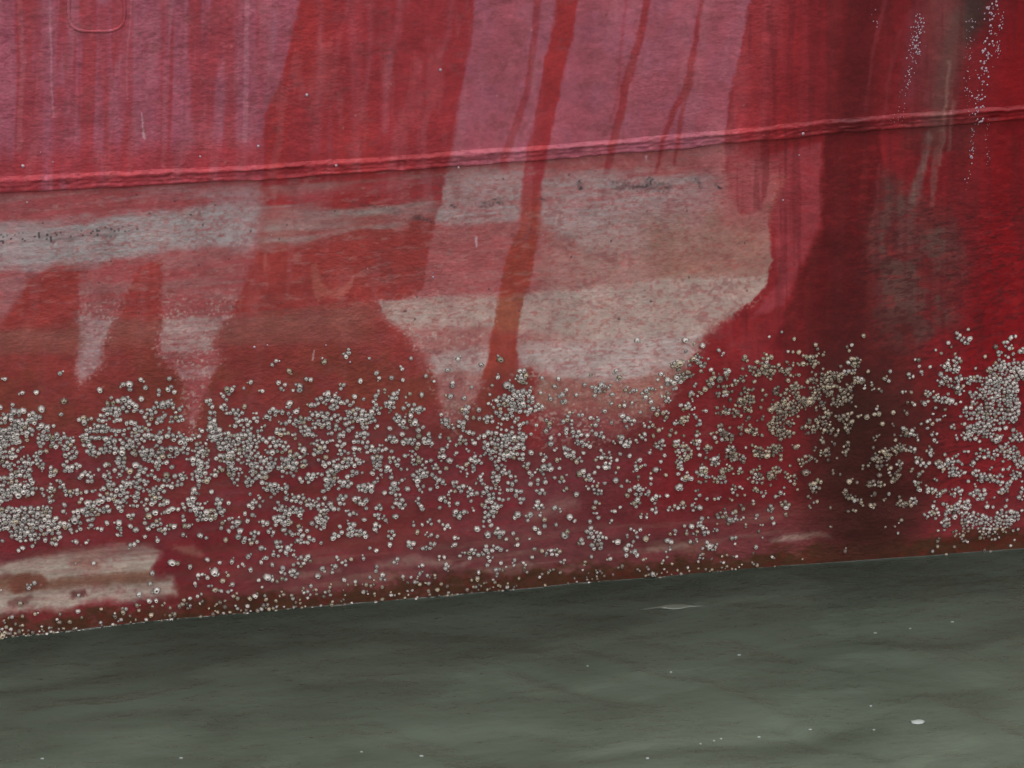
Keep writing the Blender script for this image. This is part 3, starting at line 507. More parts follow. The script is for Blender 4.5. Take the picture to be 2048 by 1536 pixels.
COL.append((512, 704, "160,70 130,100 265,150 545,75 720,35 740,5 905,50 1240,50 1170,135 1175,220 1085,205 985,205 835,230 700,262 678,290 400,215 435,220 180,245 230,260 200,290 298,305 350,270 350,300 50,310 1360,190 1425,235 1615,50 1800,100 1955,60 1530,145 1575,240 1570,270 1725,280 1520,345 1555,350 1665,365 1890,265 1935,200 1870,340 2010,265 2045,275 1325,340 1230,335 1200,360 1130,325 1345,455 1070,610 990,745 970,590 210,480 320,475 965,165|1030,300 980,310|960,350 990,330 790,355 860,375 940,395 1000,450|1110,350 1100,390@22|1060,400 1080,440@30|945,440 960,490@33|545,335 540,400|510,385 580,355 640,370@30|620,440@33|440,420 470,425 270,410 265,435 260,490 275,520|690,410 760,410@27|470,490 550,500@30|100,520 140,480@30|5,510@27|5,550 70,590|30,640@27|0,680 60,700@33|120,700@33|200,570 240,570|180,640 230,640@38|290,560 350,540 420,530@30|380,600 400,640@38|450,660|310,670@27|470,580 560,580@38|560,530 650,530@33|740,480 830,470@33|780,520 930,520@38|850,470|870,580@32|700,540 730,560@25|650,600@27|690,650@40|740,620 770,600|590,660@32|580,710@24|480,725 540,715@22|130,740 250,740@35|160,790 260,780@35|350,740|380,790@33|280,840 340,830@30|230,870 290,890@38|95,800|50,860 140,880@38|0,830|0,920 100,930@42|20,980 70,970@33|200,930 300,980@33|320,950|380,880 390,905@20|210,995|470,800 540,780@27|570,790|680,740 680,800@38|800,700 870,650@30|850,720|760,800 780,780@27|825,775|880,720 930,780 960,780@27|890,800|1020,780 1080,785@24|1060,690 1110,690@27|1165,660@22|1180,720 1240,710@33|1300,670 1380,655|1340,700 1390,715@27|1300,750@24|1190,830|1240,810 1290,860@27|1080,865 1140,860@27|1130,900|1200,930@24|1160,935 1260,900|1240,430 1290,460@33|1180,450|1130,500 1110,540@27|1190,540 1240,520@27|1150,580 1200,600@25|1250,580 1310,600@30|500,860|560,870@36|550,905|640,890 740,880@40|800,880@33|720,915|960,860 970,890@38|1000,840|1010,930 1060,930@24|930,970|780,960@32|850,965 730,995 1000,980 970,1010|370,1020 440,990@33|420,1040|470,960 530,970@20|560,1000 620,950@33|600,1020 580,1060@38|540,1110 0,1010 50,1040|100,1070 150,1090@42|220,1060 240,1100@30|130,1150@30|60,1085|690,1050 740,1050@30|660,1090|850,1080 910,1080@35|900,1050 950,1040 1080,1000|1150,1030@32|1110,1080 1110,1120@42|1020,1130@24|1210,1090@27|1290,1085 1330,1080@24|1400,1095@35|1450,1080 1410,980|1290,990 1340,960@42|1350,890 1380,870@27|1450,1015 1490,1035@24|1440,920 1470,940@22|680,1170 690,1200@30|720,1150 240,1170 175,1200|30,1190@38|30,1230 150,1250|300,1180 380,1180@27|230,1260 340,1270@42|350,1300|430,1210 480,1200@42|520,1240 600,1240@38|530,1300 520,1340@44|500,1390 540,1390@33|450,1370 660,1255 550,1165|800,1185 870,1195@27|880,1250|745,1290 810,1290@27|865,1340|760,1375@30|670,1395|980,1230@34|970,1310 1040,1340@27|970,1390@35|1095,1240 1150,1140|1130,1190 1190,1220@35|1300,1170|1310,1215@20|1115,1315 1330,1255|60,1370@38|180,1340 230,1360@42|160,1380|100,1430 130,1450@30|280,1360 340,1390|230,1435 280,1440@24|350,1450@35|350,1500 400,1500@35|10,1460@27|190,1520@27|460,1500 520,1525 410,1430|610,1475 680,1460@24|750,1440 820,1450@35|870,1460@22|1090,1460 1080,1490@27|1590,1485|1260,1385 1330,1380 1390,1340 1400,1375|1480,1370 1510,1400@30|1290,1440 1355,1460 1400,1460 1450,1475"))
COL.append((512, 704, "1480,500|1510,560@24|1560,600@30|1640,570 1660,620@30|1720,640@24|1670,480@42|1700,440 1780,460|1740,525 1785,530 1470,680 1540,690 1745,725 1680,730 1530,760|1650,700 1620,730@33|1480,790 1480,850@30|1540,870@24|1610,800@27|1700,790 1860,410 1900,440|1870,540@33|1850,520|1940,370 2020,370@33|1960,420 2040,430@42|1920,480|1960,500 2040,510@35|1940,590@30|1880,630 1830,650@22|1920,650 1990,640@33|1780,690|1840,740@35|1900,700 2000,720@42|2040,600 2040,760@27|1930,760 2000,780@33|1870,800 1990,800@33|1910,850 1960,840@35|1930,900 1960,930@38|1810,830 1760,850@30|1720,860 1800,885 1680,900 1740,920 1610,910|1660,950 1720,970@30|1790,1010@30|1760,1050 1810,1050 1520,930 1500,830|1910,980 1910,1040@24|2020,980@30|2030,1050 2030,1090@27|1600,1050 1640,1080@33|1580,1100@30|1540,1140|1500,1180 1540,1195@30|1610,1210 1470,1245 1710,1090|1700,1140 1770,1130@30|1720,1190|1840,1110 1940,1120@33|1870,1160 1960,1170@30|1840,1220 1900,1220@38|1960,1230|1850,1270 1910,1290@33|1840,1330@42|1600,1290 1660,1280@27|1740,1265 2020,1175 1820,1395 1880,1385 1770,1415|1930,1430 1960,1460@27|1855,1460 2000,1495 1550,1170"))
COL.append((1024, 640, "1000,155 1385,155 1390,250 1460,190 1525,200 1655,240 1690,265 860,455 835,405 630,440 240,460 370,465 340,530 580,515 515,597 310,628 230,582 435,555 400,595 380,610 425,650 405,665 640,535 1190,430 1165,475 1335,395 1420,360 740,725 625,780 690,800 665,840 795,820 885,765 1025,735 960,660 1110,650 1195,535 275,800 300,825 270,885 305,860 310,940 310,990 1175,880 850,930 915,850 1550,725 1375,925 1100,1060 1220,1080 1190,1130 1020,1120 380,1185 340,1040 360,1120 1065,1160 865,1070 1010,1255 1110,1265 1110,1310 875,1330 830,1280 920,1285 435,1345 515,1390 670,1455 655,1500 340,1500 380,1510 865,1495 820,1530 1240,1405 1365,1460 1745,635 1635,975 2000,920 1610,425|60,405|70,460 90,440@42|10,520|30,580 120,580@35|20,620 140,630@42|30,690 120,700@46|190,700 230,690@33|120,750@33|160,620|40,820 110,820@27|195,840 60,870|60,920 90,930@27|150,910|10,990 80,980@38|90,1020|10,1080 60,1090@38|150,1060|110,1160 130,1190@33|170,1220@27|20,1270@36|145,1310|210,1300@30|265,1295|190,1360 250,1370@27|60,1370@30|30,1400|80,1440@30|200,1475 220,1490@30|460,740|450,790 470,820@30|410,810|540,760@27|680,550 720,540@30|770,540 660,600 740,570 910,560|970,565 1010,575@18|1050,600 1070,580@30|1105,555@24|800,600@24|795,665 860,685 900,680|1240,600 1230,640@24|910,800 960,810@27|1130,715 1170,710@24|1160,750|1230,755@30|1100,835@30|1060,845 640,885 670,910|715,920@27|440,890 530,915@27|380,915 600,920|1330,335 1290,365@24|1370,335|1340,460 1400,440@38|1250,490 1290,480@27|1310,545|1450,310 1490,300@24|1570,310|1500,345 1550,360@22|1590,395 1510,405|1720,400 1715,450@22|1470,510|1580,490 1600,480@35|1545,550 1590,530 1660,470 1690,530 1760,520 1650,530|1870,310@27|1960,335|2025,300 2010,345@30|1845,390|1910,390 2000,410@27|1860,460 1800,490@24|1950,440 1940,490 1930,550 2005,560 1760,570|1640,590 1720,590@24|1870,570@35|1840,640 1910,640@42|1810,680@33|1900,680 1830,590 2030,600|1700,730 1800,730@24|1870,715 1900,710@27|1990,700 2000,640|1430,595 1500,590@20|1440,630 1350,680|1400,690@30|1370,715 1440,715 1460,705 1640,700 1650,740 1470,775|1500,815@24|1390,790 1340,810@24|1300,825|1290,890@30|1260,920|1490,910@24|1060,910|1050,950@30|1130,925 990,960|1670,850 1660,890@30|1590,910|1690,930 1740,930@30|1740,860 1780,770 1830,765|1830,860@22|1830,910 1890,780 1960,805 2000,795 1900,840|1900,880 1940,890@27|1700,900 1620,940|890,960 930,980@30|810,970|540,980 580,1000@30|620,1010 570,1060 420,1020|430,1060 470,1080@38|540,1110 510,1120@30|710,1040|720,1080 790,1080@27|670,1120|760,1150@38|690,1175 840,1120 850,1180 830,1220 940,1085|1000,1190@35|1190,1000@38|1200,965 1190,1030 1150,985|1320,985@27|1390,1020 1340,1040@27|1450,980 1490,980@20|1430,1070 1500,1080|1340,1120 1390,1100@27|1340,1170@30|1570,1030@24|1490,1025 1550,1100|1600,1130 1650,1120@33|1720,1040 1760,1030@30|1740,1080 1820,1090@35|1850,1130 1870,1020 1920,1000|1940,1040 1970,1020@27|1960,1070 2040,1060@24|1740,1180 1700,1200@27|1820,1210@30|1770,1230 1980,1170|1940,1210 1970,1250@30|230,1070|260,1110@27|260,1200 290,1180@33|250,1230 340,1260|400,1290 420,1250@24|570,1210|550,1235 620,1265@24|660,1220|620,1340 660,1340 690,1370@30|740,1305 1150,1195 1230,1240 1110,1225 1210,1240 1250,1235|1330,1230 1400,1220|1380,1270 1420,1260@24|1490,1220 1530,1200@33|1550,1250 1510,1300 1550,1290|1640,1280 1690,1280@35|1340,1340@24|1490,1360 1500,1400 1470,1430 1560,1430 1620,1430 1650,1425 940,1360 920,1400|1000,1340 1030,1370@27|990,1390|1080,1385 1100,1370@22|1120,1430 1170,1425@22|1180,1410|980,1470 1000,1450@35|1140,1480 1140,1520@22|1260,1495 1310,1500@27|1370,1500 1440,1480 1500,1500 1450,1520 1700,1510|1760,1370 1790,1340@24|1800,1400 1860,1400 1760,1440 1830,1480 1850,1510 1930,1470|1950,1350@27|2010,1390@27|1960,1300 1900,1260 2000,1300 1820,1335|1930,1270 2000,1260@27"))
COL.append((1536, 640, "110,95 10,135 208,150 765,125 380,195 395,230 630,215 670,200 650,245 25,295 160,250 200,255 245,255 280,285 305,295 385,285 440,280 150,335 200,360 250,360 280,350 975,410 965,485 930,470 1225,415 1205,320 1210,370 1295,375 1125,435 1160,450 1340,240 1385,265 1600,75 1440,180 1465,215 1495,270 1735,290 1820,215 1115,660 1170,675 1075,575 1145,577 1110,745 1000,740 995,830 915,830 905,570 720,770 790,775 870,710 885,750 850,755 1225,830 1275,810 1315,830 1350,800 1400,770 1340,700 1415,715 1320,750 1250,665 1275,865 1440,590 1500,670 1540,655 1540,770 1510,945 1465,855 1490,865 1415,1075 1350,1280 100,1115 175,1165 295,1215 480,1120 550,1105 390,1130 530,990 235,1355 650,1290 710,1300 520,1225 575,1235 620,1365 850,1390 965,1390 925,1440 1155,1190 1210,1230 1235,1210 700,690 385,720 700,1525 640,1530 500,1500|1520,125@24|1540,155 1600,165@20|1490,325 1530,310@24|1430,370 1520,380@27|1430,400 1510,400|1430,470 1400,500@27|1380,430|1530,460 1500,490@24|1370,525 1440,520|1490,540 1550,570@30|1560,525|350,310 360,340@33|400,340|690,320 700,350@30|640,340 580,370|620,420 670,410@24|10,380 80,380@30|10,430@30|20,470|110,400 150,410@27|140,440 180,440 160,480 245,440 350,415 380,435 440,390 430,430|450,470 500,440 560,450@30|510,430 600,430 570,490|60,560@30|40,640 100,600|200,525 250,530@24|160,570 210,590@33|240,580|330,490 370,490@22|340,540|400,550 390,600@30|350,580|440,530 500,510@33|550,530 630,515 680,530|480,580@30|590,570 640,560@24|570,620 620,630@30|520,630 660,620 640,590|130,640 250,640@35|50,700 150,700@38|260,680 330,640@35|30,740|150,750 210,720@33|120,760 240,770|440,680@30|590,670|520,660 560,660@20|700,480 740,490@24|830,520 850,550 770,545 800,410|60,800 130,800@35|20,850 100,850@35|190,820@30|60,890 140,900@35|100,950|180,910@27|330,800 270,860|320,840 370,880@24|320,900|410,800 460,790 480,750@27|430,840 490,860@33|440,900|430,960@24|540,770|570,780 630,770@24|600,810 670,740|620,860@27|640,900 560,880 540,920 670,810|20,1030 90,1030@30|40,1080 100,1080|230,1020@24|380,1020 420,1060|470,1055@30|630,990 630,1030@24|620,1080 300,1090|260,1130 330,1110@27|860,940@27|1010,920|1070,910 1140,900@30|1080,865 1190,920 1020,960 840,1020|1020,1040 1060,1010 1150,1040@30|1200,960|880,1080@33|930,1060 960,1080@22|840,1110|890,1150@30|950,1160|1050,1150 1050,1180@24|980,1180 760,1165 800,1165 890,1190 970,1220|1040,1240 1010,1270@27|990,1290 890,1240|1290,1050@24|1350,910 1310,915 1330,960 1290,1010 1300,1080|1200,1120 1220,1140 1270,1150@22|1180,1300 1200,1340@22|820,1310 920,1310@20|1360,1140 1390,1170@27|1440,1140 1500,1110@30|1550,1150|1470,1200 1540,1220@33|1570,1220|1280,1360 1325,1362@17|1370,1390 1400,1370@22|1050,1415|1050,1460 1080,1470@20|1140,1460 1170,1440@24|610,1400 650,1420 720,1440 750,1450@14|820,1480 850,1475|60,1200 20,1240@30|140,1240 200,1270@27|20,1320 210,1310 130,1340 60,1410 100,1380|120,1460 150,1480@22|350,1330 400,1300@24|410,1345 320,1410 360,1370 390,1450 330,1485|20,1510@24"))
COL.append((1536, 640, "1280,580 1330,600 1350,640@27|1400,630 1440,650@27|1280,650|1940,140 1980,130|1900,190 1940,215@20|1850,270@22|1960,270 1920,295|2030,245@22|1660,385|1810,360 1850,340@24|1600,480 1700,470@24|1770,400@22|1800,430 1900,380 2040,370@38|2000,340|1780,480 1900,470 2030,440@48|1740,540 1850,540 1960,520@50|1640,600 1720,600@35|1800,610 1950,590@50|1640,680 1700,690@30|1580,700|1770,680 1960,670@50|1600,760 1700,760@30|1740,750 1900,760@35|1960,760 1990,740@30|1850,800 1960,800@27|1700,830 1790,820@30|1570,830|1600,870 1700,870@30|1700,900 1770,900@42|1570,920 1640,940@27|1690,970|1800,950 1850,940@27|1820,980 1900,860|1820,870 1850,870 1960,880|1960,940 2020,930@27|1570,1050 1600,1050|1830,1050 1900,1020 1980,1040@30|1950,1090 2030,1150@35|1740,1070 1690,1070@30|1790,1100 1640,1140 1620,1160 1670,1110|1660,1220@33|1700,1230 1600,1290|1720,1270 1790,1250@22|1850,1260 1860,1290@27|1800,1280 1880,1130 1790,1180|1880,1195 1920,1190|1960,1240 1990,1240@30|2030,1290 1940,1290|1860,1370 1920,1320@22|1480,1370 1530,1360@30|1490,1410|1540,1460 1580,1480@35|1450,1510 1510,1510@30|1400,1470 1330,1450 1320,1490 1660,1330|1650,1390 1700,1400@35|1730,1360 1750,1460 1750,1490 1800,1495 1810,1420 1910,1440 1900,1490|2020,1420 2030,1390@24|2030,1340"))
COL.append((0, 1024, "150,305 180,285 260,270 605,410 750,405 275,565 230,605 160,730 630,665 1255,625 1220,487 1205,570 1115,657 1370,400 1420,410 1390,410 1525,437 1658,378 1758,403 1985,355 1855,395 1905,435 1940,415 2005,460 280,815 180,835 95,840 480,818 625,795 655,845 810,775 1010,775 1095,745 560,880 475,880 805,882 920,835 970,860 1040,830 905,900 1195,710 1250,705 1220,755 40,885 125,895 180,905 1110,785 985,800 590,940 680,945 1015,940 1300,745 1360,765|1580,520 1620,500 1660,510@22|1560,570 1715,475 1740,495 1825,505 1780,550 1860,575 1670,590 1720,625 1770,630|1840,640 1880,660@24|1610,655 1580,675 1520,690|1430,755 1470,720 1510,750@20|1500,770 1620,715 1760,720 1800,710 1670,770 1720,750 1740,800 1800,760 1900,690|2000,690 2040,670 1900,770 1980,750|1970,800@24|2030,835|10,950 100,960@30|160,950 200,990@24|10,1000 130,1010@24|50,920 15,1040 180,1020|380,990 450,980@22|430,1000|900,935 930,920@24|1120,920@33|1160,930 1170,860 1210,820|1240,920 1290,890 1390,880@30|1380,820@27|1500,855@24|1570,880 1610,850@24|1700,830 1780,850@22|1840,800 1280,940"))
COL.append((512, 1024, "1070,258 910,287 962,307 645,360 1130,375 1105,400 1330,425 860,370 300,340 40,400 530,450 495,508 965,435 635,430 705,540 795,555 735,580 1175,515 1240,520 860,640 880,580 1080,665 945,545 1590,258 2000,215|40,285@27|180,250 190,290@30|240,305 280,280@24|140,340 180,350 80,365 130,420 360,360|350,400 410,380@30|300,420 360,430|200,450 220,480@20|300,490@42|20,545 90,520 130,540 210,530 170,555 240,540 50,600 380,610 440,590|470,610 480,640@24|400,650 420,670@22|70,670 80,700 190,670 220,660 285,665 295,690 160,710|100,760 160,770@27|25,780@24|255,780 60,745|555,660 600,640@24|590,600|700,400 720,390@30|760,375 610,480 910,520 960,470|1010,520 1025,545@20|1010,600 920,590 1215,565 1290,530 1310,490 1270,560 1310,575 1250,625 1380,570 1400,560 1380,630 1480,575 1530,595 1430,505 1370,505 1450,620|1240,255@38|1330,280 1380,275 1410,260@20|1505,360 1465,355 1520,415 1515,450 1670,325 1630,350|1720,315 1770,335@22|1710,365|1810,340 1850,340@24|1840,290 1910,285 1950,300@22|1880,380@27|1850,420 1960,405|2000,300@20|1930,470 1960,460@27|2000,440 1780,480 1770,530 1725,545|1760,600 1800,590 1690,620 1700,640 1910,560 1850,620 2010,600 605,740 710,740 930,750 990,740 1010,700|1130,740 1170,730@22|1390,660 1450,690 20,830 100,825 510,785"))
COL.append((1024, 960, "225,280 260,315 260,365 180,385 215,420 350,355 40,470 140,470 45,515 460,295 500,325 795,322 690,300 625,330 675,265 820,250 865,220 1030,292 1075,295 845,490 970,490 930,520 910,550 915,600 980,570 1000,600 950,390 1025,395 995,420 1000,455 1070,465 920,440 1305,405 1265,430 1240,480 1270,490 1380,365 1435,370 1395,425 785,630 585,655 1240,615 180,550 160,615 240,565 1050,635 1125,750 1200,665 1405,700 850,700 1005,715 500,785 680,740 385,740 390,655 420,640|40,275@35|120,300@35|10,425 440,410|430,445@27|630,380 600,410|640,440 690,450@38|560,490@24|535,505|740,460@22|660,525 700,520@27|20,640 15,680 90,660 100,700|120,740@24|240,750 220,775 290,740 330,715 55,785|300,580 360,570@30|630,610@24|850,710 880,690|1255,570@27|1280,670 1300,660 265,840 435,855 860,810|1490,340 1510,370@24|1450,430 1480,410|1550,400 1545,430@24|1640,350 1610,410 1640,400 1520,305 1570,300|1650,280 1700,270@24|1700,235@22|1770,260@24|1740,330 1790,315@24|1850,300 1960,280 1950,305 1870,355 2005,360 1975,410 2005,460 1760,465 1785,510 1790,460 1425,490 1480,490 1560,495|1570,530 1620,540@24|1640,510 1525,545|1510,610@30|1490,650 1680,610 1720,600 1795,610 1740,610 1690,660|1680,700 1720,690 1670,740 1710,740 1760,710 1550,715 1920,660 1960,680 1600,715 1350,750 1950,535 1930,585"))
COL.append((1536, 896, "635,512 695,512 500,630 940,632 1015,627 1065,578 1040,680 615,825 275,888 550,920 1355,745 1355,785 1315,825 1490,790 1560,745 1595,750 45,600 30,560 140,525 1425,850 1730,820 1970,735 1250,530 1940,780 1360,660 1410,655 1780,830 2000,650|1290,535 1350,510@24|1340,560 1420,530|1480,490 1540,490@33|1410,600 1430,580@24|1490,545|1580,540 1700,545@30|1860,515 1990,540@27|1560,600 1640,600@30|1590,650@35|1500,680 1560,690@22|1540,710|1740,580 1800,590@30|1700,640 1780,650@42|1850,570 1930,570@38|1830,630 1910,620@27|1720,700 1830,700@30|1980,570@24|1900,670 1960,660 2030,500"))
rng = random.Random(11)
shells = []; cell = {}
def far_enough(x, y, dmin):
    ci, cj = int(x//12), int(y//12)
    for i in (-1, 0, 1):
        for j in (-1, 0, 1):
            for (a, b) in cell.get((ci+i, cj+j), ()):
                if (a-x)**2+(b-y)**2 < dmin*dmin: return False
    return True
def size_at(x, y):
    s = np.interp(x, [-200, 0, 900, 1300, 1500, 2048, 2300], [9.9, 9.9, 9.7, 9.1, 7.9, 8.2, 8.0])
    hw = float(y_water(x))-y
    if hw < 60: s *= .82
    return s*math.exp(rng.gauss(-.02, .19))
def add_shell(x, y, dmin=7.0, big=1.0):
    if y > float(y_water(x))+3: return False
    if not far_enough(x, y, dmin): return False
    cell.setdefault((int(x//12), int(y//12)), []).append((x, y)); shells.append((x, y, size_at(x, y)*big)); return True
BIG = [(753,746,1.45),(1274,679,1.25),(1370,679,1.2),(895,740,1.2),(905,765,1.3),(1061,1029,1.5),(1035,1028,1.5),(344,1125,1.35),(380,1133,1.35),(318,781,1.3),(259,768,1.4),(200,780,1.25),(1610,944,1.45),(128,802,1.2)]
for bx, by, bs in BIG: add_shell(bx, by, 5, bs)
def run_items(items, ox, oy, strokes):
    for it in items.split('|'):
        if '@' in it:
            if not strokes: continue
            pts, wd = it.split('@'); wd = float(wd)/4*(.86 if ox < 1500 else 1.0); P = [tuple(float(v)/4 for v in q.split(',')) for q in pts.split()]
            if len(P) == 1: P = P*2
            for k in range(len(P)-1):
                (ax, ay), (bx, by) = P[k], P[k+1]; ln = math.hypot(bx-ax, by-ay); area = ln*2*wd+math.pi*wd*wd
                for _ in range(int(area/6)+6):
                    t = rng.random()*(ln+2*wd)-wd; ss = rng.uniform(-wd, wd); e = max(-t, t-ln, 0)
                    if e*e+ss*ss > wd*wd: continue
                    ux, uy = ((bx-ax)/ln, (by-ay)/ln) if ln > 0 else (1, 0)
                    add_shell(ox+ax+ux*t-uy*ss, oy+ay+uy*t+ux*ss, (6.2 if wd > 8 else 7.0) if ox+ax < 1350 else (5.0 if ox+ax < 1800 else 5.6))
        elif not strokes:
            for q in it.split(): x, y = q.split(','); add_shell(ox+float(x)/4, oy+float(y)/4, 6.2)
for ox, oy, items in COL: run_items(items, ox, oy, False)
for ox, oy, items in COL: run_items(items, ox, oy, True)
# tiny stragglers at the water's edge, and the colony going on past both sides of the frame
for _ in range(340):
    x = rng.uniform(0, 1560); y = float(y_water(x))-abs(rng.gauss(2, 13))
    if vnoise(np.array([x/60.]), np.array([.5]), 301)[0] > .42: add_shell(x, y, 5.5, .72)
for _ in range(2600):
    x = rng.choice([rng.uniform(-420, -4), rng.uniform(2054, 2500)]); y = float(y_water(x))-rng.uniform(5, 450)
    if vnoise(np.array([x/45.]), np.array([y/35.]), 303)[0]+.5*vnoise(np.array([x/14.]), np.array([y/12.]), 305)[0] > .86: add_shell(x, y, 7)
# small young shells wedged between and beside the grown ones
for (x, y, s) in list(shells):
    if rng.random() < .42 and y > 700:
        a = rng.uniform(0, 6.28); d_ = s*.5+rng.uniform(1.4, 2.6); x2, y2 = x+d_*math.cos(a), y+d_*math.sin(a)
        if y2 < float(y_water(x2))+2 and far_enough(x2, y2, 4.2):
            cell.setdefault((int(x2//12), int(y2//12)), []).append((x2, y2)); shells.append((x2, y2, rng.uniform(4.2, 6.6)))

# ------------------------------------------------------------------ barnacles: the shells
def shell_material():
    m, nt, b = mat_new('barnacle_shell'); L = nt.links
    t = node(nt, 'ShaderNodeAttribute', attribute_name='tint'); oi = node(nt, 'ShaderNodeObjectInfo'); tc = node(nt, 'ShaderNodeTexCoord')
    nz = node(nt, 'ShaderNodeTexNoise', Scale=420.0, Detail=2.0); geo = node(nt, 'ShaderNodeNewGeometry'); L.new(geo.outputs['Position'], nz.inputs['Vector'])
    mr = node(nt, 'ShaderNodeMapRange'); L.new(nz.outputs[0], mr.inputs[0]); mr.inputs[1].default_value = .3; mr.inputs[2].default_value = .7; mr.inputs[3].default_value = .72; mr.inputs[4].default_value = 1.22
    s = node(nt, 'ShaderNodeVectorMath', operation='SCALE'); L.new(t.outputs['Color'], s.inputs[0]); L.new(mr.outputs[0], s.inputs['Scale'])
    L.new(s.outputs[0], b.inputs['Base Color']); b.inputs['Roughness'].default_value = .5; b.inputs['Specular IOR Level'].default_value = .4
    return m
SHELL = shell_material(); NS = 12
PROF = [(1.08, -.05), (1.0, .08), (.88, .32), (.73, .58), (.56, .80), (.43, .88), (.34, .80), (.24, .50), (.03, .42)]
def shell_verts(seed, tall, openr):
    r_ = random.Random(seed); ph = r_.random()*6.28; plates = 6; oval = r_.uniform(.86, 1.1); lean = (r_.uniform(-.16, .16), r_.uniform(-.16, .16)); V = []
    jit = [r_.uniform(-.11, .11) for _ in range(NS)]; rim = [r_.uniform(-.12, .08) for _ in range(NS)]
    for k, (r, h) in enumerate(PROF):
        for j in range(NS):
            a = 2*math.pi*j/NS; rr = r*(1+(jit[j]+.08*math.cos(plates*a+ph))*(1 if k < 5 else .6)); hh = h*tall+(rim[j] if 3 < k < 7 else 0)
            if k >= 4: rr *= openr
            V.append((rr*math.cos(a)*oval+lean[0]*h, rr*math.sin(a)/oval+lean[1]*h, hh))
    return np.array(V)
SQ = []
for k in range(len(PROF)-1):
    for j in range(NS): SQ.append((k*NS+j, k*NS+(j+1) % NS, (k+1)*NS+(j+1) % NS, (k+1)*NS+j))
SQ = np.array(SQ)
protos = [shell_verts(40+k, random.Random(k).uniform(.85, 1.15), random.Random(k+9).uniform(.8, 1.15)) for k in range(10)]
CAPF = np.repeat([.22, .30, .55, .92, 1.35, 1.6, 1.0, .35, .2], NS)   # weathered foot with painted shade, clean crest with painted top light, dark shell mouth
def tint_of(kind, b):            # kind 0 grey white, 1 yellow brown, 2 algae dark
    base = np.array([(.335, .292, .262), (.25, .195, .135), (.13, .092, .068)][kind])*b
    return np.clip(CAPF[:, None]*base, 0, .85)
def set_tint(me, T):
    a = me.attributes.new('tint', 'FLOAT_COLOR', 'POINT'); a.data.foreach_set('color', np.concatenate([T, np.ones((len(T), 1))], 1).astype(np.float32).ravel())
def kind_of(x, y):
    yel = math.exp(-((x-1590)/190)**2-((y-830)/190)**2)*1.25 + (.45 if 1650 < x < 1840 and y > 830 else 0) + .08
    if float(y_water(x))-y < 50: yel += .6
    q = rng.random()
    return (2 if q < yel*.35 and (x > 1380 or y_water(x)-y < 45) else 1 if q < yel else 0)
pm = {}
for k in range(10):
    for kd in (0, 1, 2):
        for bi, bb in enumerate((.72, 1.1)):
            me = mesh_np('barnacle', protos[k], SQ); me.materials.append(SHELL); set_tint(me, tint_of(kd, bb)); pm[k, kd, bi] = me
sh = np.array([(x, y, s) for x, y, s in shells]); bxw, byw, bzw = unproj(sh[:, 0], sh[:, 1])
e = .004; nx = -(hull_y(bxw+e, bzw)-hull_y(bxw-e, bzw))/(2*e); nz_ = -(hull_y(bxw, bzw+e)-hull_y(bxw, bzw-e))/(2*e)
N = np.stack([nx*-1*-1, -np.ones_like(nx), nz_], 1); N[:, 0] = -(-nx); 
# surface y = h(x,z); outward normal (towards -y) is (dh/dx, -1, dh/dz)
N = np.stack([-nx, -np.ones_like(nx), -nz_], 1); N /= np.linalg.norm(N, axis=1)[:, None]
depth = (np.stack([bxw, byw, bzw], 1)-CAM)@CF; RAD = sh[:, 2]*.5*depth/F
from mathutils import Vector, Matrix
infr = [i for i in range(len(sh)) if 4 < sh[i, 0] < 2044 and sh[i, 1] < y_water(sh[i, 0])-4]
order = sorted(infr, key=lambda i: -sh[i, 2]); single = set(order[:298])
ORD = ['leftmost', 'second from the left', 'third from the left', 'fourth from the left', 'fifth from the left', 'sixth from the left', 'seventh from the left', 'eighth from the left', 'ninth from the left',
       'tenth from the left', 'eleventh from the left', 'twelfth from the left', 'thirteenth from the left', 'fourteenth from the left', 'fifteenth from the left', 'sixteenth from the left', 'seventeenth from the left', 'eighteenth from the left', 'nineteenth from the left', 'twentieth from the left']
CN = [(150, 'at the left edge'), (310, 'under the thin pale drip'), (450, 'under the broad pale drip'), (620, 'right of the pale drips'), (780, 'in the left middle colony'), (880, 'left of the pale patch'), (1000, 'under the pale patch tip'), (1100, 'in the dark central streak'),
      (1240, 'below the pale patch middle'), (1370, 'below the pale patch right end'), (1500, 'left of the yellowish colony'), (1640, 'in the yellowish colony'), (1760, 'at the dark streak foot'), (1890, 'in the sparse olive gap'), (3000, 'at the right edge')]
def region(x, y):
    c = [n for lim, n in CN if x < lim][0]; h_ = float(y_water(x))-y
    r_ = 'highest fringe' if h_ > 385-.02*x else 'upper band' if h_ > 290 else 'middle band' if h_ > 200 else 'lower band' if h_ > 90 else 'waterline fringe'
    return c, r_
cells = {}
for i in single: cells.setdefault(region(sh[i, 0], sh[i, 1]), []).append(i)
lab = {}
for (c, r_), L_ in cells.items():
    L_.sort(key=lambda i: sh[i, 0])
    for k, i in enumerate(L_): lab[i] = (c, r_, k, len(L_))
SV = []; ST = []; nst = 0
GROUP = 'barnacles growing on the ship side'
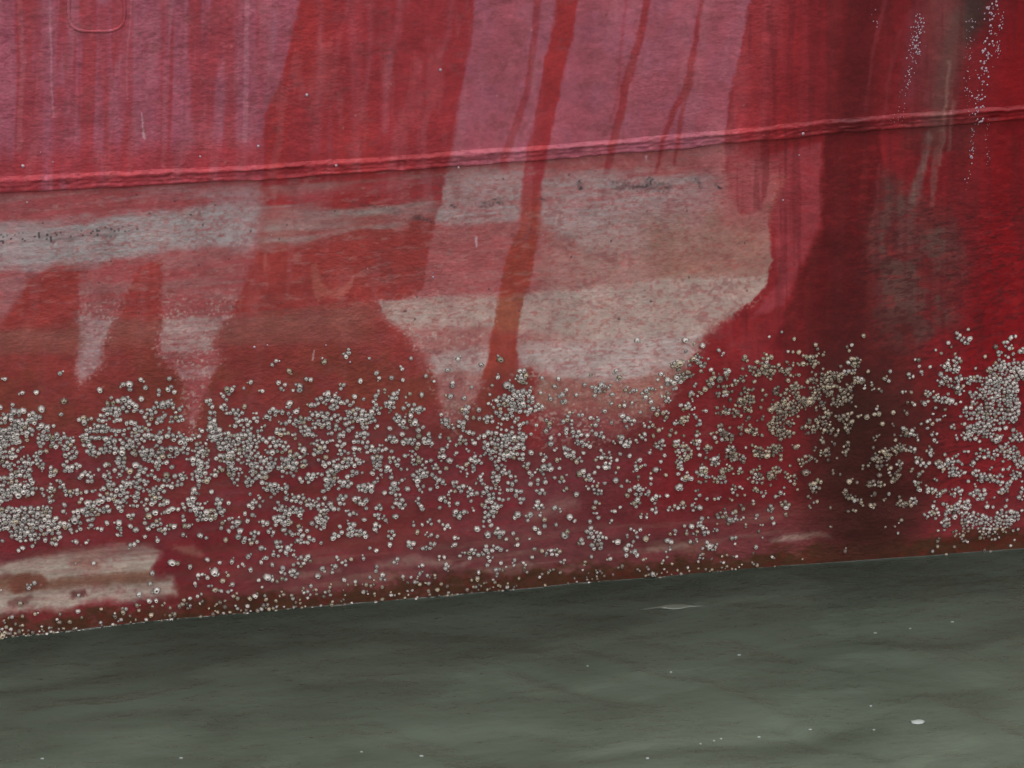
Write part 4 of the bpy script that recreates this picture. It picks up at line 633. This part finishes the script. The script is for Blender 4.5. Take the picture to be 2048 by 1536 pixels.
for i in range(len(sh)):
    k = rng.randrange(10); kd = kind_of(sh[i, 0], sh[i, 1]); bi = rng.randrange(2); n = Vector(N[i]); q = n.to_track_quat('Z', 'Y'); spin = Matrix.Rotation(rng.random()*6.28, 3, 'Z')
    M = q.to_matrix() @ spin; R = float(RAD[i])*1.04; p0 = Vector((float(bxw[i]), float(byw[i]), float(bzw[i])))
    tall = rng.uniform(.85, 1.15)
    if i in single:
        o = bpy.data.objects.new('barnacle', pm[k, kd, bi]); sc.collection.objects.link(o); o.location = p0; o.rotation_euler = M.to_euler(); o.scale = (R, R, R*tall)
        c, r_, kk, tot = lab[i]; colr = ('grey white', 'yellowish brown', 'dark algae stained')[kd]
        o['label'] = (f'{colr} large barnacle {c}, {r_}' + (f', {ORD[kk]}' if tot > 1 and kk < len(ORD) else ''))
        o['category'] = 'barnacle'; o['group'] = GROUP
    else:
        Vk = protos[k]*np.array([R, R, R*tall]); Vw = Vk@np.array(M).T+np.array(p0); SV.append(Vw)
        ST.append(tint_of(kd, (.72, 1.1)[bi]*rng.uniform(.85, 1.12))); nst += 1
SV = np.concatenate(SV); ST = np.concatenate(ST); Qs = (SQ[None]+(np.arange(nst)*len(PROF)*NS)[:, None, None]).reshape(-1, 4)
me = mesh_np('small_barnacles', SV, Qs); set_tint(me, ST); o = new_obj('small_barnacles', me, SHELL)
o['kind'] = 'stuff'; o['label'] = 'countless small barnacles crusting the ship side above the waterline'; o['category'] = 'barnacles'
print('shells', len(sh), 'single', len(single), 'crust', nst)

# ------------------------------------------------------------------ things floating on the water
fm, fn, fb = mat_new('floating_foam'); nz = node(fn, 'ShaderNodeTexNoise', Scale=90.0, Detail=3.0); rp = node(fn, 'ShaderNodeValToRGB')
rp.color_ramp.elements[0].color = (.06, .068, .064, 1); rp.color_ramp.elements[1].color = (.115, .128, .122, 1); fn.links.new(nz.outputs[0], rp.inputs[0]); fn.links.new(rp.outputs[0], fb.inputs['Base Color']); fb.inputs['Roughness'].default_value = .6
def fleck(name, X, Y, hw, hh, label, cat, group=None, seed=0, mat=fm, thick=.0012, outline=None, lift=.004):
    c = on_water(X, Y); ux = (on_water(X+hw, Y)-c)[:2]; uy = (on_water(X, Y-hh)-c)[:2]; r_ = random.Random(seed); n = 16; V = []
    rad = [1+r_.uniform(-.14, .14) for _ in range(n)]
    for (f, z) in ((.8, -.001), (1.0, thick*.5), (.72, thick), (.3, thick*1.25)):
        for j in range(n):
            if outline is None: a = 2*math.pi*j/n; px_, py_ = math.cos(a)*rad[j], math.sin(a)*rad[j]
            else: px_, py_ = outline[j]
            V.append((ux[0]*px_*f+uy[0]*py_*f, ux[1]*px_*f+uy[1]*py_*f, z))
    Q = [(k*n+j, k*n+(j+1) % n, k*n+n+(j+1) % n, k*n+n+j) for k in range(3) for j in range(n)]
    me = bpy.data.meshes.new(name); me.from_pydata([tuple(map(float, v)) for v in V], [], Q+[tuple(range(3*n, 4*n)), tuple(range(n-1, -1, -1))])
    for p_ in me.polygons: p_.use_smooth = True
    o = new_obj(name, me, mat); i_ = int(np.argmin((Vwat[:, 0]-c[0])**2+(Vwat[:, 1]-c[1])**2)); o.location = (c[0], c[1], float(Vwat[i_, 2])+.0008)
    o['label'] = label; o['category'] = cat
    if group: o['group'] = group
    return o
Vwat = np.empty(len(bpy.data.objects['water'].data.vertices)*3, np.float32); bpy.data.objects['water'].data.vertices.foreach_get('co', Vwat); Vwat = Vwat.reshape(-1, 3)
fleck('foam_patch', 1836, 1442, 15, 4.6, 'white oval foam patch floating at the lower right, largest of them', 'foam', 'foam flecks floating on the water', 3)
G = 'foam flecks floating on the water'
FL = [(1904,1250,5,1.6,'pale foam fleck on dark water, highest at the right'),(1820,1262,4,1.4,'small foam fleck left of the highest right one'),(1750,1271,5,1.5,'faint brownish foam fleck, third from the right on dark water'),
      (1478,1311,5,2,'whitish foam fleck in the middle of the water right of centre'),(1342,1345,3.5,2,'small round white fleck below the pale drifting streak'),(1175,1337,3,1.5,'tiny foam fleck just right of the centre of the water'),
      (1742,1409,3.5,1.8,'tiny white fleck above and left of the large foam patch'),(1748,1458,4,1.4,'thin foam fleck beside the left end of the large foam patch'),(1518,1474,4.5,1.8,'white foam fleck below centre, right one of four near the bottom'),
      (1442,1479,3.5,1.6,'white foam fleck near the bottom, second from the right of four'),(1428,1484,3.2,1.5,'white foam fleck near the bottom, third from the right of four'),(1401,1492,3,1.8,'round foam fleck near the bottom, leftmost of four'),
      (1295,1524,5,2,'foam fleck at the very bottom edge near the middle'),(843,1516,6,1.6,'thin white foam fleck at the bottom left of centre'),(723,1503,4,1.4,'faint small foam fleck above the bottom edge, left of centre'),
      (362,1514,5.5,1.6,'thin pale fleck at the bottom, right one of two on the left'),(84,1514,5.5,1.5,'thin pale fleck at the bottom left corner'),(1620,1462,5,1.6,'yellowish fleck in the dark ripple left of the large foam patch')]
for k, (X, Y, a, b_, t) in enumerate(FL): fleck('foam_fleck', X, Y, a*.7, b_*.75, t, 'foam', G, k+20)
lm, ln_, lb = mat_new('pale_streak'); nz = node(ln_, 'ShaderNodeTexNoise', Scale=40.0, Detail=3.0); rp = node(ln_, 'ShaderNodeValToRGB')
rp.color_ramp.elements[0].color = (.034, .040, .031, 1); rp.color_ramp.elements[1].color = (.065, .072, .056, 1); ln_.links.new(nz.outputs[0], rp.inputs[0]); ln_.links.new(rp.outputs[0], lb.inputs['Base Color']); lb.inputs['Roughness'].default_value = .4
OUT = [(1,.25),(.72,.30),(.45,.62),(.2,.8),(-.05,.72),(-.25,.5),(-.45,.05),(-.75,-.45),(-1,-.95),(-.72,-.72),(-.45,-.40),(-.25,-.45),(0,-.75),(.2,-.65),(.45,-.1),(.72,.1)]
fleck('drifting_streak', 1346, 1215, 74, 7.5, 'long pale narrow streak drifting on dark water near the hull', 'plant debris', None, 1, lm, .0010, OUT)  # long streak slightly paler than the water around it
